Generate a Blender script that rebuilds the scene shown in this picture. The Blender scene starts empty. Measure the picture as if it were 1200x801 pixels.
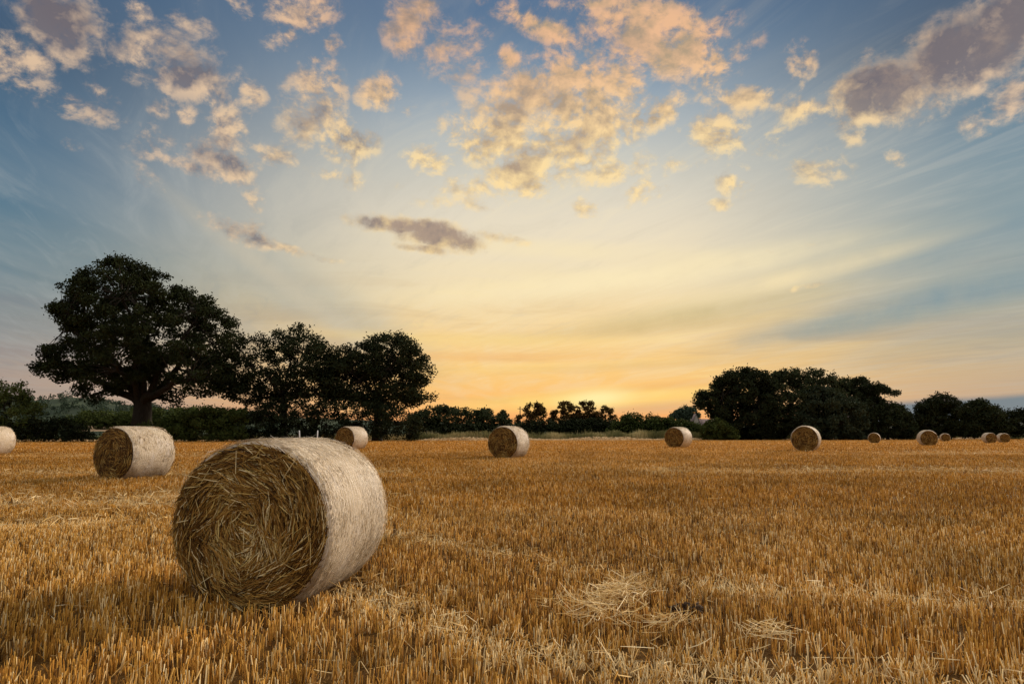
import bpy, math, random
import numpy as np
from mathutils import Vector, noise as mnoise
# ---------------------------------------------------------------- camera model
EYE = 1.30
FPX = 800.0                      # focal length in pixels of a 1200 px wide frame (24 mm lens)
PITCH = math.atan((508.0 - 400.5) / FPX)
CP, SP = math.cos(PITCH), math.sin(PITCH)

def ray(px, py):
    """direction through a point of the 1200x801 frame"""
    a, b = (px - 600.0) / FPX, (400.5 - py) / FPX
    v = np.array([a, CP - b * SP, SP + b * CP])
    return v / np.linalg.norm(v)

def azel(px, py):
    v = ray(px, py)
    return math.degrees(math.atan2(v[0], v[1])), math.degrees(math.asin(v[2]))

def lin(c):
    return tuple(((x / 255) / 12.92 if x / 255 <= 0.04045 else ((x / 255 + 0.055) / 1.055) ** 2.4) for x in c)

# ---------------------------------------------------------------- node helper
class NT:
    def __init__(self, tree):
        self.t = tree
    def new(self, kind, **kw):
        n = self.t.nodes.new(kind)
        for k, v in kw.items():
            setattr(n, k, v)
        return n
    def put(self, sock, v):
        if isinstance(v, bpy.types.NodeSocket):
            self.t.links.new(v, sock)
        elif v is not None:
            if sock.type == 'RGBA' and len(v) == 3:
                v = (*v, 1.0)
            sock.default_value = v
    def math(self, op, a, b=None, c=None, clamp=False):
        n = self.new('ShaderNodeMath', operation=op, use_clamp=clamp)
        self.put(n.inputs[0], a)
        if b is not None: self.put(n.inputs[1], b)
        if c is not None: self.put(n.inputs[2], c)
        return n.outputs[0]
    def vmath(self, op, a, b=None, c=None, out=0):
        n = self.new('ShaderNodeVectorMath', operation=op)
        self.put(n.inputs[0], a)
        if b is not None: self.put(n.inputs[1], b)
        if c is not None: self.put(n.inputs[2], c)
        return n.outputs[out]
    def length(self, a):
        n = self.new('ShaderNodeVectorMath', operation='LENGTH')
        self.put(n.inputs[0], a)
        return n.outputs['Value']
    def step(self, x, a, b, lo=0.0, hi=1.0, kind='SMOOTHSTEP'):
        n = self.new('ShaderNodeMapRange', interpolation_type=kind)
        for i, v in enumerate((x, a, b, lo, hi)):
            self.put(n.inputs[i], v)
        return n.outputs[0]
    def mix(self, f, a, b, blend='MIX'):
        n = self.new('ShaderNodeMix', data_type='RGBA', blend_type=blend)
        self.put(n.inputs[0], f); self.put(n.inputs[6], a); self.put(n.inputs[7], b)
        return n.outputs[2]
    def noise(self, v, scale, detail=4, rough=0.5, dist=0.0, lac=2.0):
        n = self.new('ShaderNodeTexNoise')
        self.put(n.inputs['Vector'], v)
        n.inputs['Scale'].default_value = scale; n.inputs['Detail'].default_value = detail
        n.inputs['Roughness'].default_value = rough; n.inputs['Distortion'].default_value = dist
        n.inputs['Lacunarity'].default_value = lac
        return n.outputs[0]
    def ramp(self, x, stops, kind='EASE'):
        n = self.new('ShaderNodeValToRGB')
        self.put(n.inputs[0], x)
        cr = n.color_ramp
        cr.interpolation = kind
        while len(cr.elements) > 1: cr.elements.remove(cr.elements[0])
        for i, (p, c) in enumerate(stops):
            e = cr.elements[0] if i == 0 else cr.elements.new(p)
            e.position = p
            e.color = (*c[:3], 1.0)
        return n.outputs[0]
    def xyz(self, x, y, z):
        n = self.new('ShaderNodeCombineXYZ')
        self.put(n.inputs[0], x); self.put(n.inputs[1], y); self.put(n.inputs[2], z)
        return n.outputs[0]
    def sep(self, v):
        n = self.new('ShaderNodeSeparateXYZ'); self.put(n.inputs[0], v)
        return n.outputs

SUN_AZ, SUN_EL = math.radians(50.0), math.radians(24.0)

def build_world():
    w = bpy.data.worlds.new('World')
    bpy.context.scene.world = w
    w.use_nodes = True
    t = w.node_tree
    t.nodes.clear()
    N = NT(t)
    tc = N.new('ShaderNodeTexCoord')
    D = N.vmath('NORMALIZE', tc.outputs['Generated'])
    x, y, z = N.sep(D)
    az = N.math('MULTIPLY', N.math('ARCTAN2', x, y), 180 / math.pi)
    el = N.math('MULTIPLY', N.math('ARCSINE', z), 180 / math.pi)
    P = N.xyz(az, el, 0.0)
    tt = N.math('DIVIDE', el, 45.0, clamp=True)

    def column(px, rows, extra=()):
        st = [(0.0, lin(rows[0][1]))]
        for py, c in rows:
            st.append((max(0.0, azel(px, py)[1] / 45.0), lin(c)))
        st += list(extra)
        return N.ramp(tt, st, 'B_SPLINE')
    zen = (1.0, lin((86, 116, 150)))
    L = column(30, [(500, (172, 146, 130)), (455, (172, 150, 136)), (420, (160, 147, 139)), (380, (134, 139, 139)),
                    (320, (108, 130, 138)), (250, (90, 121, 139)), (180, (74, 109, 135)), (100, (60, 94, 123)), (20, (46, 72, 100))], [zen])
    Cc = column(640, [(500, (246, 158, 96)), (470, (253, 190, 108)), (440, (251, 200, 116)), (400, (246, 206, 138)), (350, (243, 221, 174)),
                      (300, (238, 222, 190)), (250, (228, 217, 195)), (200, (204, 201, 188)), (150, (174, 183, 187)),
                      (100, (134, 154, 172)), (50, (102, 127, 153)), (0, (84, 110, 141))], [zen])
    R = column(1170, [(490, (178, 150, 132)), (450, (186, 160, 132)), (410, (190, 168, 132)), (360, (160, 160, 145)),
                      (320, (138, 152, 150)), (280, (138, 152, 152)), (220, (118, 142, 152)), (160, (98, 130, 148)),
                      (100, (78, 110, 134)), (50, (54, 83, 108)), (0, (42, 64, 87))], [zen])
    fl = N.step(az, -2.0, -40.0)
    fr = N.step(az, 9.0, 41.0)
    col = N.mix(fr, N.mix(fl, Cc, L), R)

    # long parallel veils of cirrus, on a plane high above the field
    zz = N.math('MAXIMUM', z, 0.012)
    q = N.xyz(N.math('DIVIDE', x, zz), N.math('DIVIDE', y, zz), 0.0)
    qs = N.vmath('MULTIPLY', q, (1.0, 0.16, 1.0))
    n = N.noise(qs, 1.3, 6, 0.55, 0.6)
    veil = N.step(n, 0.40, 0.68)
    vamt = N.math('MULTIPLY', veil, N.math('MULTIPLY', N.step(el, 26.0, 12.0, 0.06, 0.26), N.step(el, 1.0, 4.5)))
    col = N.mix(vamt, col, N.mix(N.step(N.math('ABSOLUTE', N.math('SUBTRACT', az, 5.0)), 4.0, 40.0), lin((240, 222, 186)), lin((166, 170, 168))))
    cs, sn = math.cos(math.radians(24)), math.sin(math.radians(24))
    qf = N.vmath('MULTIPLY', N.xyz(N.vmath('DOT_PRODUCT', q, (cs, sn, 0), out=1), N.vmath('DOT_PRODUCT', q, (-sn, cs, 0), out=1), 0.0), (2.6, 0.55, 1.0))
    nf = N.noise(qf, 2.0, 8, 0.66, 0.8)
    fam = N.math('MULTIPLY', N.step(el, 2.0, 6.0), N.step(el, 30.0, 18.0, 0.05, 0.15))
    col = N.mix(N.math('MULTIPLY', N.step(nf, 0.46, 0.72), N.math('MULTIPLY', fam, 1.5)), col, N.mix(N.step(N.math('ABSOLUTE', N.math('SUBTRACT', az, 5.0)), 6.0, 38.0), lin((248, 230, 190)), lin((176, 180, 178))))
    col = N.mix(N.math('MULTIPLY', N.step(nf, 0.50, 0.30), N.math('MULTIPLY', fam, 1.1)), col, N.mix(N.step(N.math('ABSOLUTE', N.math('SUBTRACT', az, 5.0)), 6.0, 38.0), lin((196, 186, 164)), lin((98, 124, 142))))
    # flat bars of stratus towards the horizon
    bs = N.vmath('MULTIPLY', P, (0.045, 0.42, 1.0))
    nb = N.noise(bs, 1.0, 6, 0.6, 0.9)
    near_h = N.step(el, 17.0, 6.0)
    bar = N.math('MULTIPLY', N.math('MULTIPLY', N.step(nb, 0.50, 0.66), near_h), 0.34)
    col = N.mix(bar, col, N.mix(N.step(N.math('ABSOLUTE', N.math('SUBTRACT', az, 3.0)), 4.0, 34.0), lin((206, 166, 104)), lin((140, 140, 138))))
    lit = N.math('MULTIPLY', N.math('MULTIPLY', N.step(nb, 0.47, 0.30), near_h), N.step(N.math('ABSOLUTE', N.math('SUBTRACT', az, 6.0)), 30.0, 6.0, 0.0, 0.42))
    col = N.mix(lit, col, lin((255, 228, 156)))

    def blob(px, py, rx, ry, ang=0.0):
        """soft ellipse on the sky: 1 at its middle, 0 at 1.7 radii"""
        a0, e0 = azel(px, py)
        k = 1 / 14.0 * (1.0 + 0.12 * ((px - 600) / 600) ** 2) ** -1
        rx, ry = rx * k, ry * k
        c, s = math.cos(math.radians(ang)), math.sin(math.radians(ang))   # ang: clockwise on the photo
        d = N.vmath('SUBTRACT', P, (a0, e0, 0.0))
        if ang:
            u = N.vmath('DOT_PRODUCT', d, (c / rx, -s / rx, 0.0), out=1)
            v = N.vmath('DOT_PRODUCT', d, (s / ry, c / ry, 0.0), out=1)
            d = N.xyz(u, v, 0.0)
        else:
            d = N.vmath('MULTIPLY', d, (1 / rx, 1 / ry, 0.0))
        return N.step(N.length(d), 0.0, 1.7, 1.0, 0.0, 'SMOOTHSTEP')

    wob = N.math('MULTIPLY', N.math('SUBTRACT', N.noise(P, 0.22, 5, 0.6), 0.5), 0.9)
    azV, elV = N.xyz(az, az, az), N.xyz(el, el, el)
    def packs(blobs, grow):
        """soft ellipses on the sky, worked out three at a time"""
        res = []
        blobs = list(blobs)
        while len(blobs) % 3: blobs.append(blobs[-1])
        for i in range(0, len(blobs), 3):
            A1, A2, A3, B1, B2, B3, M = [], [], [], [], [], [], []
            for (px, py, rx, ry, ang, amp) in blobs[i:i + 3]:
                a0, e0 = azel(px, py)
                k = grow * 1.75 / 14.0 / (1.0 + 0.12 * ((px - 600) / 600) ** 2)
                rx, ry = rx * k, ry * k
                c, s_ = math.cos(math.radians(ang)), math.sin(math.radians(ang))
                A1.append(c / rx); A2.append(-s_ / rx); A3.append(-(a0 * c - e0 * s_) / rx)
                B1.append(s_ / ry); B2.append(c / ry); B3.append(-(a0 * s_ + e0 * c) / ry)
                M.append(math.sqrt(amp))
            U = N.vmath('MULTIPLY_ADD', azV, tuple(A1), N.vmath('MULTIPLY_ADD', elV, tuple(A2), tuple(A3)))
            V = N.vmath('MULTIPLY_ADD', azV, tuple(B1), N.vmath('MULTIPLY_ADD', elV, tuple(B2), tuple(B3)))
            Q = N.vmath('MULTIPLY_ADD', U, U, N.vmath('MULTIPLY', V, V))
            F = N.vmath('MULTIPLY_ADD', Q, tuple(-m for m in M), tuple(M))
            F = N.vmath('MAXIMUM', F, (0.0, 0.0, 0.0))
            F = N.vmath('MULTIPLY', F, F)
            res.append(F)
        return res
    def field(blobs, grow):
        best = None
        for F in packs(blobs, grow):
            best = F if best is None else N.vmath('MAXIMUM', best, F)
        o = N.sep(best)
        return N.math('MAXIMUM', N.math('MAXIMUM', o[0], o[1]), o[2])

    wobV = N.xyz(wob, wob, wob)
    # clear blue gaps and grey smears low in the sky
    TINT = (
            (1120, 347, 200, 18, -9, .8, (112, 140, 151)), (1180, 262, 150, 30, -8, .55, (112, 140, 152)),
            (1010, 378, 90, 9, -5, .4, (150, 160, 150)),
            (1180, 395, 120, 10, -3, .5, (160, 156, 140)),
            (820, 365, 120, 13, -6, .7, (196, 178, 128)), (760, 385, 170, 8, -3, .5, (205, 178, 122)),
            (25, 352, 60, 5, 3, .4, (120, 122, 128)), (30, 412, 60, 6, 0, .4, (140, 132, 132)),
            (390, 365, 110, 26, 26, .45, (150, 160, 158)), (330, 330, 130, 10, 34, .5, (205, 192, 166)),
            (740, 325, 220, 14, -5, .75, (253, 234, 186)), (930, 325, 130, 10, -10, .7, (246, 224, 174)),
            (640, 292, 160, 10, 4, .5, (250, 230, 180)),
            (690, 468, 130, 10, -3, .9, (255, 222, 124)), (640, 430, 150, 5, -2, .5, (255, 214, 128)),
            (560, 398, 160, 7, 1, .55, (252, 216, 132)), (560, 418, 130, 5, 0, .6, (240, 180, 110)),
            (780, 452, 120, 4, -4, .6, (238, 178, 104)), (800, 425, 170, 5, -2, .4, (214, 176, 118)),
            (765, 478, 60, 6, -3, .55, (204, 176, 138)))
    for i, F in enumerate(packs([b_[:5] + (1.0,) for b_ in TINT], 1.0)):
        G = N.vmath('MULTIPLY', F, N.vmath('MAXIMUM', N.vmath('MULTIPLY_ADD', wobV, (1.6, 1.6, 1.6), (0.8, 0.8, 0.8)), (0.0, 0.0, 0.0)))
        o = N.sep(G)
        for j in range(3):
            if 3 * i + j < len(TINT):
                amp, c = TINT[3 * i + j][5:]
                col = N.mix(N.math('MULTIPLY', o[j], amp, clamp=True), col, lin(c))
    # blue-grey bank behind the trees on the right
    e0 = azel(1130, 463)[1]
    edge = N.math('ADD', e0, N.math('ADD', N.math('MULTIPLY', N.math('SUBTRACT', az, 33.0), 0.045), N.math('MULTIPLY', wob, 0.5)))
    bank = N.math('MULTIPLY', N.step(N.math('SUBTRACT', edge, el), -0.05, 0.55), N.step(az, 20.0, 29.0))
    col = N.mix(N.math('MULTIPLY', bank, 0.92), col, lin((92, 116, 131)))
    # the glow where the sun has just gone down
    sun = blob(700, 466, 46, 13, -4)
    col = N.mix(N.math('MULTIPLY', N.math('POWER', sun, 1.6), 0.85), col, (1.0, 0.86, 0.40))

    # broken altocumulus: patches in the sky, their billows from noise
    B = [(72, 22, 46, 30, 15, 1.0), (8, 62, 17, 22, 0, .9), (40, 68, 16, 17, 30, .85), (60, 112, 55, 12, 12, .62), (112, 100, 20, 9, 32, .62),
         (160, 12, 13, 9, 30, .8), (222, 32, 22, 20, 40, .58), (205, 76, 52, 24, 8, 1.0), (232, 98, 40, 16, 25, .8), (295, 112, 14, 11, 20, .9),
         (190, 126, 12, 9, 0, .8), (220, 138, 13, 10, 20, .85), (264, 155, 22, 26, 0, 1.0), (262, 190, 30, 18, 20, 1.05), (222, 194, 45, 7, 6, .8),
         (182, 166, 16, 14, 10, .72), (180, 210, 22, 9, 20, .58), (300, 236, 14, 14, 40, .75), (80, 168, 12, 6, 10, .42), (75, 126, 14, 9, 10, .6),
         (350, 12, 34, 18, -10, .9), (392, 52, 10, 9, 0, .8), (335, 45, 20, 9, -20, .75), (282, 8, 14, 10, 20, .8), (372, 72, 9, 5, 0, .7),
         (365, 128, 26, 38, 20, 1.0), (400, 165, 30, 22, 0, .9), (325, 182, 28, 9, 8, .85), (390, 205, 40, 8, 5, .7),
         (482, 18, 26, 30, 10, .95), (476, 52, 14, 9, 0, .85), (535, 62, 36, 26, 0, .75), (595, 72, 15, 12, 0, .95), (443, 110, 20, 15, -20, .95),
         (480, 128, 10, 7, 0, .8), (640, 112, 74, 32, -10, 1.15), (700, 108, 62, 24, -12, 1.1), (700, 152, 58, 28, -28, 1.15), (590, 165, 58, 26, 10, 1.05),
         (612, 205, 36, 26, -10, 1.1), (655, 150, 50, 26, 0, 1.0), (540, 155, 30, 12, 10, .75), (780, 130, 26, 12, -30, .9), (500, 190, 24, 14, 0, .75),
         (640, 32, 70, 12, 22, .9), (765, 45, 78, 30, 12, 1.15), (830, 75, 22, 24, 0, 1.0), (700, 5, 60, 7, 0, .8), (868, 116, 40, 11, 8, .8),
         (938, 76, 15, 19, -10, .68), (957, 125, 30, 12, -10, .9), (1003, 162, 12, 9, 0, .6), (1045, 105, 56, 26, 0, 1.35), (1105, 75, 64, 27, -22, 1.35),
         (1165, 45, 56, 28, -35, 1.35), (1185, 120, 36, 18, -20, 1.0), (1015, 98, 18, 22, 0, 1.0), (845, 155, 42, 20, 5, .78), (822, 150, 16, 12, 0, .7),
         (960, 198, 26, 18, 20, .62), (862, 213, 16, 14, 30, .75), (755, 222, 26, 12, -20, .75), (690, 242, 18, 9, 0, .7), (845, 240, 12, 6, 0, .6),
         (482, 265, 52, 9, 3, 1.35), (515, 276, 46, 13, 8, 1.35), (505, 292, 30, 5, 4, 1.1), (570, 276, 40, 6, 10, .8), (285, 272, 34, 10, 14, .9), (330, 290, 50, 5, 10, .75), (305, 265, 12, 10, 0, .7),
         (430, 215, 36, 8, 0, .6), (535, 238, 46, 9, 0, .55), (1045, 186, 13, 7, 20, .65), (590, 140, 20, 14, 0, .6),
         (800, 190, 26, 8, -10, .55), (720, 200, 40, 14, -10, .7), (560, 220, 40, 12, 0, .6), (900, 165, 30, 14, 10, .6), (925, 340, 30, 3, -8, .5), (925, 290, 30, 3, -4, .4)]
    acc = field(B, 1.25)
    # bodies thick enough to stay grey in the middle
    DK = ((72, 12, 50, 26, 8, .9), (225, 66, 36, 20, 8, .8), (250, 178, 22, 16, 20, .5), (352, 140, 22, 26, 0, .7), (480, 15, 26, 26, 0, .75),
                                      (1058, 76, 60, 24, -3, 1.15), (1115, 46, 70, 28, -28, 1.15), (1182, 22, 60, 34, -35, 1.1), (500, 268, 95, 30, 4, 1.0), (285, 272, 45, 12, 14, .5), (330, 290, 60, 8, 10, .2),
                                      (610, 120, 45, 22, 0, .55), (600, 190, 26, 20, 0, .5), (690, 165, 30, 14, -20, .5), (715, 45, 40, 16, 10, .45), (525, 70, 40, 26, 0, .6), (1185, 105, 30, 14, -20, .5))
    dk = field(DK, 1.3)
    Dn = N.vmath('MULTIPLY', D, (1.0, 1.0, 1.25))
    wv = N.vmath('SCALE', None); wvn = wv.node
    nz = N.new('ShaderNodeTexNoise'); N.put(nz.inputs['Vector'], Dn)
    nz.inputs['Scale'].default_value = 9.0; nz.inputs['Detail'].default_value = 3
    N.put(wvn.inputs[0], N.vmath('SUBTRACT', nz.outputs['Color'], (0.5, 0.5, 0.5))); wvn.inputs['Scale'].default_value = 0.035
    Dw = N.vmath('ADD', Dn, wv)
    n1 = N.noise(Dw, 24.0, 7, 0.61)
    n2 = N.noise(N.vmath('ADD', Dw, (0.004, 0.0, -0.013)), 24.0, 4, 0.57)
    n3 = N.noise(Dw, 70.0, 4, 0.6)
    calm = N.math('SUBTRACT', 1.0, N.math('MULTIPLY', dk, 0.42, clamp=True))
    fld = N.math('ADD', acc, N.math('MULTIPLY', calm, N.math('MULTIPLY', N.math('SUBTRACT', n1, 0.515), 3.6)))
    fld = N.math('ADD', fld, N.math('MULTIPLY', N.math('MULTIPLY', calm, N.math('SUBTRACT', n3, 0.5)), 1.25))
    gate = N.step(acc, 0.0, 0.30)
    fld = N.math('MULTIPLY', fld, gate)
    dens = N.step(fld, 0.12, 1.08)
    slope = N.math('SUBTRACT', n1, n2)
    litf = N.math('ADD', N.math('ADD', 0.66, N.math('MULTIPLY', calm, N.math('MULTIPLY', slope, 4.6))), N.math('MULTIPLY', N.math('SUBTRACT', n3, 0.5), 0.9))
    thick = N.step(fld, 0.7, 1.8)
    litf = N.math('SUBTRACT', litf, N.math('MULTIPLY', thick, 0.42))
    litf = N.math('SUBTRACT', litf, N.math('MULTIPLY', N.math('MULTIPLY', dk, N.step(fld, 0.35, 1.0)), 0.62), clamp=True)
    # colours of the lit and the shaded side; redder high on the right, paler near the glow
    aa = N.math('ABSOLUTE', N.math('SUBTRACT', az, 6.0))
    hot = N.mix(N.step(el, 22.0, 31.0), lin((255, 222, 158)), lin((240, 188, 142)))
    hot = N.mix(N.step(aa, 14.0, 34.0), hot, lin((226, 194, 160)))
    cold = N.mix(N.step(aa, 6.0, 32.0), lin((184, 158, 124)), lin((122, 118, 124)))
    cold = N.mix(dk, cold, N.mix(N.step(N.math('ADD', aa, N.math('MULTIPLY', N.math('SUBTRACT', n1, 0.5), 70.0)), 8.0, 30.0), lin((166, 142, 124)), lin((112, 103, 107))))
    ccol = N.mix(litf, cold, hot)
    dens = N.math('MULTIPLY', dens, N.step(acc, 0.05, 0.9, 0.45, 0.93))
    col = N.mix(dens, col, ccol)

    # unseen sky behind the camera and overhead: brightness added as fill light
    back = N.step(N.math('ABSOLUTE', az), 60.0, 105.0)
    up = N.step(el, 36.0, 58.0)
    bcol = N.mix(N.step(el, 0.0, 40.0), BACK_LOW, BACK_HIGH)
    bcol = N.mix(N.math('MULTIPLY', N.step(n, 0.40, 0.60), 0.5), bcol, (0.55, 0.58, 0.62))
    col = N.mix(N.step(el, -0.5, -2.0), col, (0.10, 0.08, 0.05))
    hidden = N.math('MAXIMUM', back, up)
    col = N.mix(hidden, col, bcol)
    bg = N.new('ShaderNodeBackground')
    N.put(bg.inputs['Color'], col); bg.inputs['Strength'].default_value = 1.0
    sky = N.new('ShaderNodeTexSky', sky_type='NISHITA')
    sky.sun_disc = False
    sky.sun_elevation = SUN_EL; sky.sun_rotation = SUN_AZ
    bg2 = N.new('ShaderNodeBackground')
    N.put(bg2.inputs['Color'], sky.outputs[0]); bg2.inputs['Strength'].default_value = SKY_STRENGTH
    add = N.new('ShaderNodeAddShader')
    t.links.new(bg.outputs[0], add.inputs[0]); t.links.new(bg2.outputs[0], add.inputs[1])
    out = N.new('ShaderNodeOutputWorld')
    t.links.new(add.outputs[0], out.inputs[0])
    try:
        w.cycles.sampling_method = 'NONE'
    except Exception:
        pass
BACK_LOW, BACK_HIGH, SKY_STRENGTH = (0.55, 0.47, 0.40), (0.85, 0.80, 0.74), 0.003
def build_camera():
    sc = bpy.context.scene
    cd = bpy.data.cameras.new('camera'); co = bpy.data.objects.new('camera', cd)
    sc.collection.objects.link(co)
    co.location = (0, 0, EYE)
    co.rotation_euler = (math.pi / 2 + PITCH, 0, 0)
    cd.sensor_width = 36; cd.lens = 24; cd.clip_start = 0.05; cd.clip_end = 8000
    sc.camera = co
    vs = sc.view_settings
    vs.view_transform = 'Standard'; vs.look = 'None'; vs.exposure = 0; vs.gamma = 1; vs.use_curve_mapping = False
    c = sc.cycles
    c.max_bounces = 5; c.diffuse_bounces = 3; c.glossy_bounces = 2; c.transmission_bounces = 3; c.transparent_max_bounces = 6
    c.use_denoising = True
    c.use_adaptive_sampling = True; c.adaptive_threshold = 0.02; c.adaptive_min_samples = 8
    c.sample_clamp_indirect = 6
# ---------------------------------------------------------------- small helpers
rng = np.random.default_rng(11)
C = bpy.context.scene.collection

def mesh_obj(name, verts, faces, mat, parent=None, tone=None, smooth=False, loc=None):
    """one mesh object; faces is an (n,3) or (n,4) array or a list of such arrays; tone is one value per vertex"""
    me = bpy.data.meshes.new(name)
    if not isinstance(faces, (list, tuple)):
        faces = [faces]
    faces = [np.asarray(f, np.int32) for f in faces if len(f)]
    verts = np.asarray(verts, np.float32)
    me.vertices.add(len(verts)); me.vertices.foreach_set('co', verts.ravel())
    idx = np.concatenate([f.ravel() for f in faces])
    tot = np.concatenate([np.full(len(f), f.shape[1], np.int32) for f in faces])
    start = np.concatenate([[0], np.cumsum(tot)[:-1]]).astype(np.int32)
    me.loops.add(len(idx)); me.loops.foreach_set('vertex_index', idx)
    me.polygons.add(len(tot)); me.polygons.foreach_set('loop_start', start)
    try:
        me.polygons.foreach_set('loop_total', tot)
    except Exception:
        pass
    if smooth:
        me.polygons.foreach_set('use_smooth', np.ones(len(tot), bool))
    if tone is not None:
        a = me.attributes.new('tone', 'FLOAT', 'POINT'); a.data.foreach_set('value', np.asarray(tone, np.float32))
    me.update(calc_edges=True)
    if mat is not None: me.materials.append(mat)
    o = bpy.data.objects.new(name, me); C.objects.link(o)
    if parent is not None: o.parent = parent
    if loc is not None: o.location = loc
    return o

class Bag:
    """collects verts / quads / tones of several shapes into one mesh"""
    def __init__(self):
        self.v, self.f, self.t, self.n = [], [], [], 0
    def add(self, v, f, t=0.5):
        v = np.asarray(v, float).reshape(-1, 3); f = np.asarray(f, int)
        self.v.append(v); self.f.append(f + self.n); self.n += len(v)
        self.t.append(np.broadcast_to(np.asarray(t, float), (len(v),)))
    def build(self, name, mat, parent=None, smooth=False, loc=None):
        return mesh_obj(name, np.concatenate(self.v), self.f, mat, parent, np.concatenate(self.t), smooth, loc)

def empty(name, loc, rz=0.0):
    o = bpy.data.objects.new(name, None); C.objects.link(o)
    o.location = loc; o.rotation_euler = (0, 0, rz); o.empty_display_size = 0.3
    return o

def tag(o, label=None, cat=None, group=None, kind=None):
    if label: o['label'] = label
    if cat: o['category'] = cat
    if group: o['group'] = group
    if kind: o['kind'] = kind
    return o

def copy_tree(o, parent=None):
    c = o.copy(); C.objects.link(c); c.parent = parent
    for k in KIDS.get(o.name, ()):
        copy_tree(k, c)
    return c
KIDS = {}

def unit(a):
    return a / np.maximum(np.linalg.norm(a, axis=-1, keepdims=True), 1e-9)

# ---------------------------------------------------------------- the lie of the land
_ty = np.array([-4000, -50, 0, 6, 10, 17, 26, 33, 41, 55, 80, 92, 107, 130, 200, 4000], float)
_tz = np.array([0, 0, 0, 0, .04, .18, .34, .44, .48, .34, .19, .14, .13, .10, .0, 0], float)
_gy = np.arange(-60, 400, 0.5)
_gz = np.interp(_gy, _ty, _tz)
_gz = np.convolve(np.pad(_gz, 8, mode='edge'), np.hanning(17) / np.hanning(17).sum(), 'valid')
def tz(x, y):
    return np.interp(y, _gy, _gz)
def edge_y(x):
    return np.interp(x, [-200, -80, -17, 16, 120, 220], [98, 104, 122, 128, 164, 180])
def at(px, py, Y):
    r = ray(px, py); s = Y / r[1]
    return np.array([r[0] * s, Y, EYE + r[2] * s])

# ---------------------------------------------------------------- materials
def material(name):
    m = bpy.data.materials.new(name); m.use_nodes = True
    t = m.node_tree; t.nodes.clear()
    N = NT(t)
    out = N.new('ShaderNodeOutputMaterial')
    return m, N, out

def surface(N, out, col, rough=0.8, spec=0.25, trans=0.0, tcol=None, bump=None, bdist=0.01, bstr=0.6):
    p = N.new('ShaderNodeBsdfPrincipled')
    N.put(p.inputs['Base Color'], col); N.put(p.inputs['Roughness'], rough)
    p.inputs['Specular IOR Level'].default_value = spec
    if bump is not None:
        b = N.new('ShaderNodeBump'); N.put(b.inputs['Height'], bump)
        b.inputs['Distance'].default_value = bdist; b.inputs['Strength'].default_value = bstr
        N.t.links.new(b.outputs[0], p.inputs['Normal'])
    sh = p.outputs[0]
    if trans > 0:
        tr = N.new('ShaderNodeBsdfTranslucent'); N.put(tr.inputs['Color'], tcol if tcol is not None else col)
        mx = N.new('ShaderNodeMixShader'); mx.inputs[0].default_value = trans
        N.t.links.new(sh, mx.inputs[1]); N.t.links.new(tr.outputs[0], mx.inputs[2]); sh = mx.outputs[0]
    N.t.links.new(sh, out.inputs[0])

def tone_node(N):
    a = N.new('ShaderNodeAttribute'); a.attribute_name = 'tone'
    return a.outputs['Fac']
def world_pos(N):
    return N.new('ShaderNodeNewGeometry').outputs['Position']
def obj_pos(N):
    return N.new('ShaderNodeTexCoord').outputs['Object']

def tone_material(name, stops, rough=0.75, spec=0.25, trans=0.0, patch=None):
    m, N, out = material(name)
    col = N.ramp(tone_node(N), stops, 'LINEAR')
    if patch:
        scale, lo, hi = patch
        n = N.noise(world_pos(N), scale, 3, 0.6)
        g = N.step(n, 0.35, 0.65, lo, hi)
        col = N.vmath('SCALE', col); col.node.inputs[0].default_value = (1, 1, 1)
        nd = col.node
        N.put(nd.inputs[0], N.ramp(tone_node(N), stops, 'LINEAR')); N.put(nd.inputs['Scale'], g)
    surface(N, out, col, rough, spec, trans)
    return m

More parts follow.
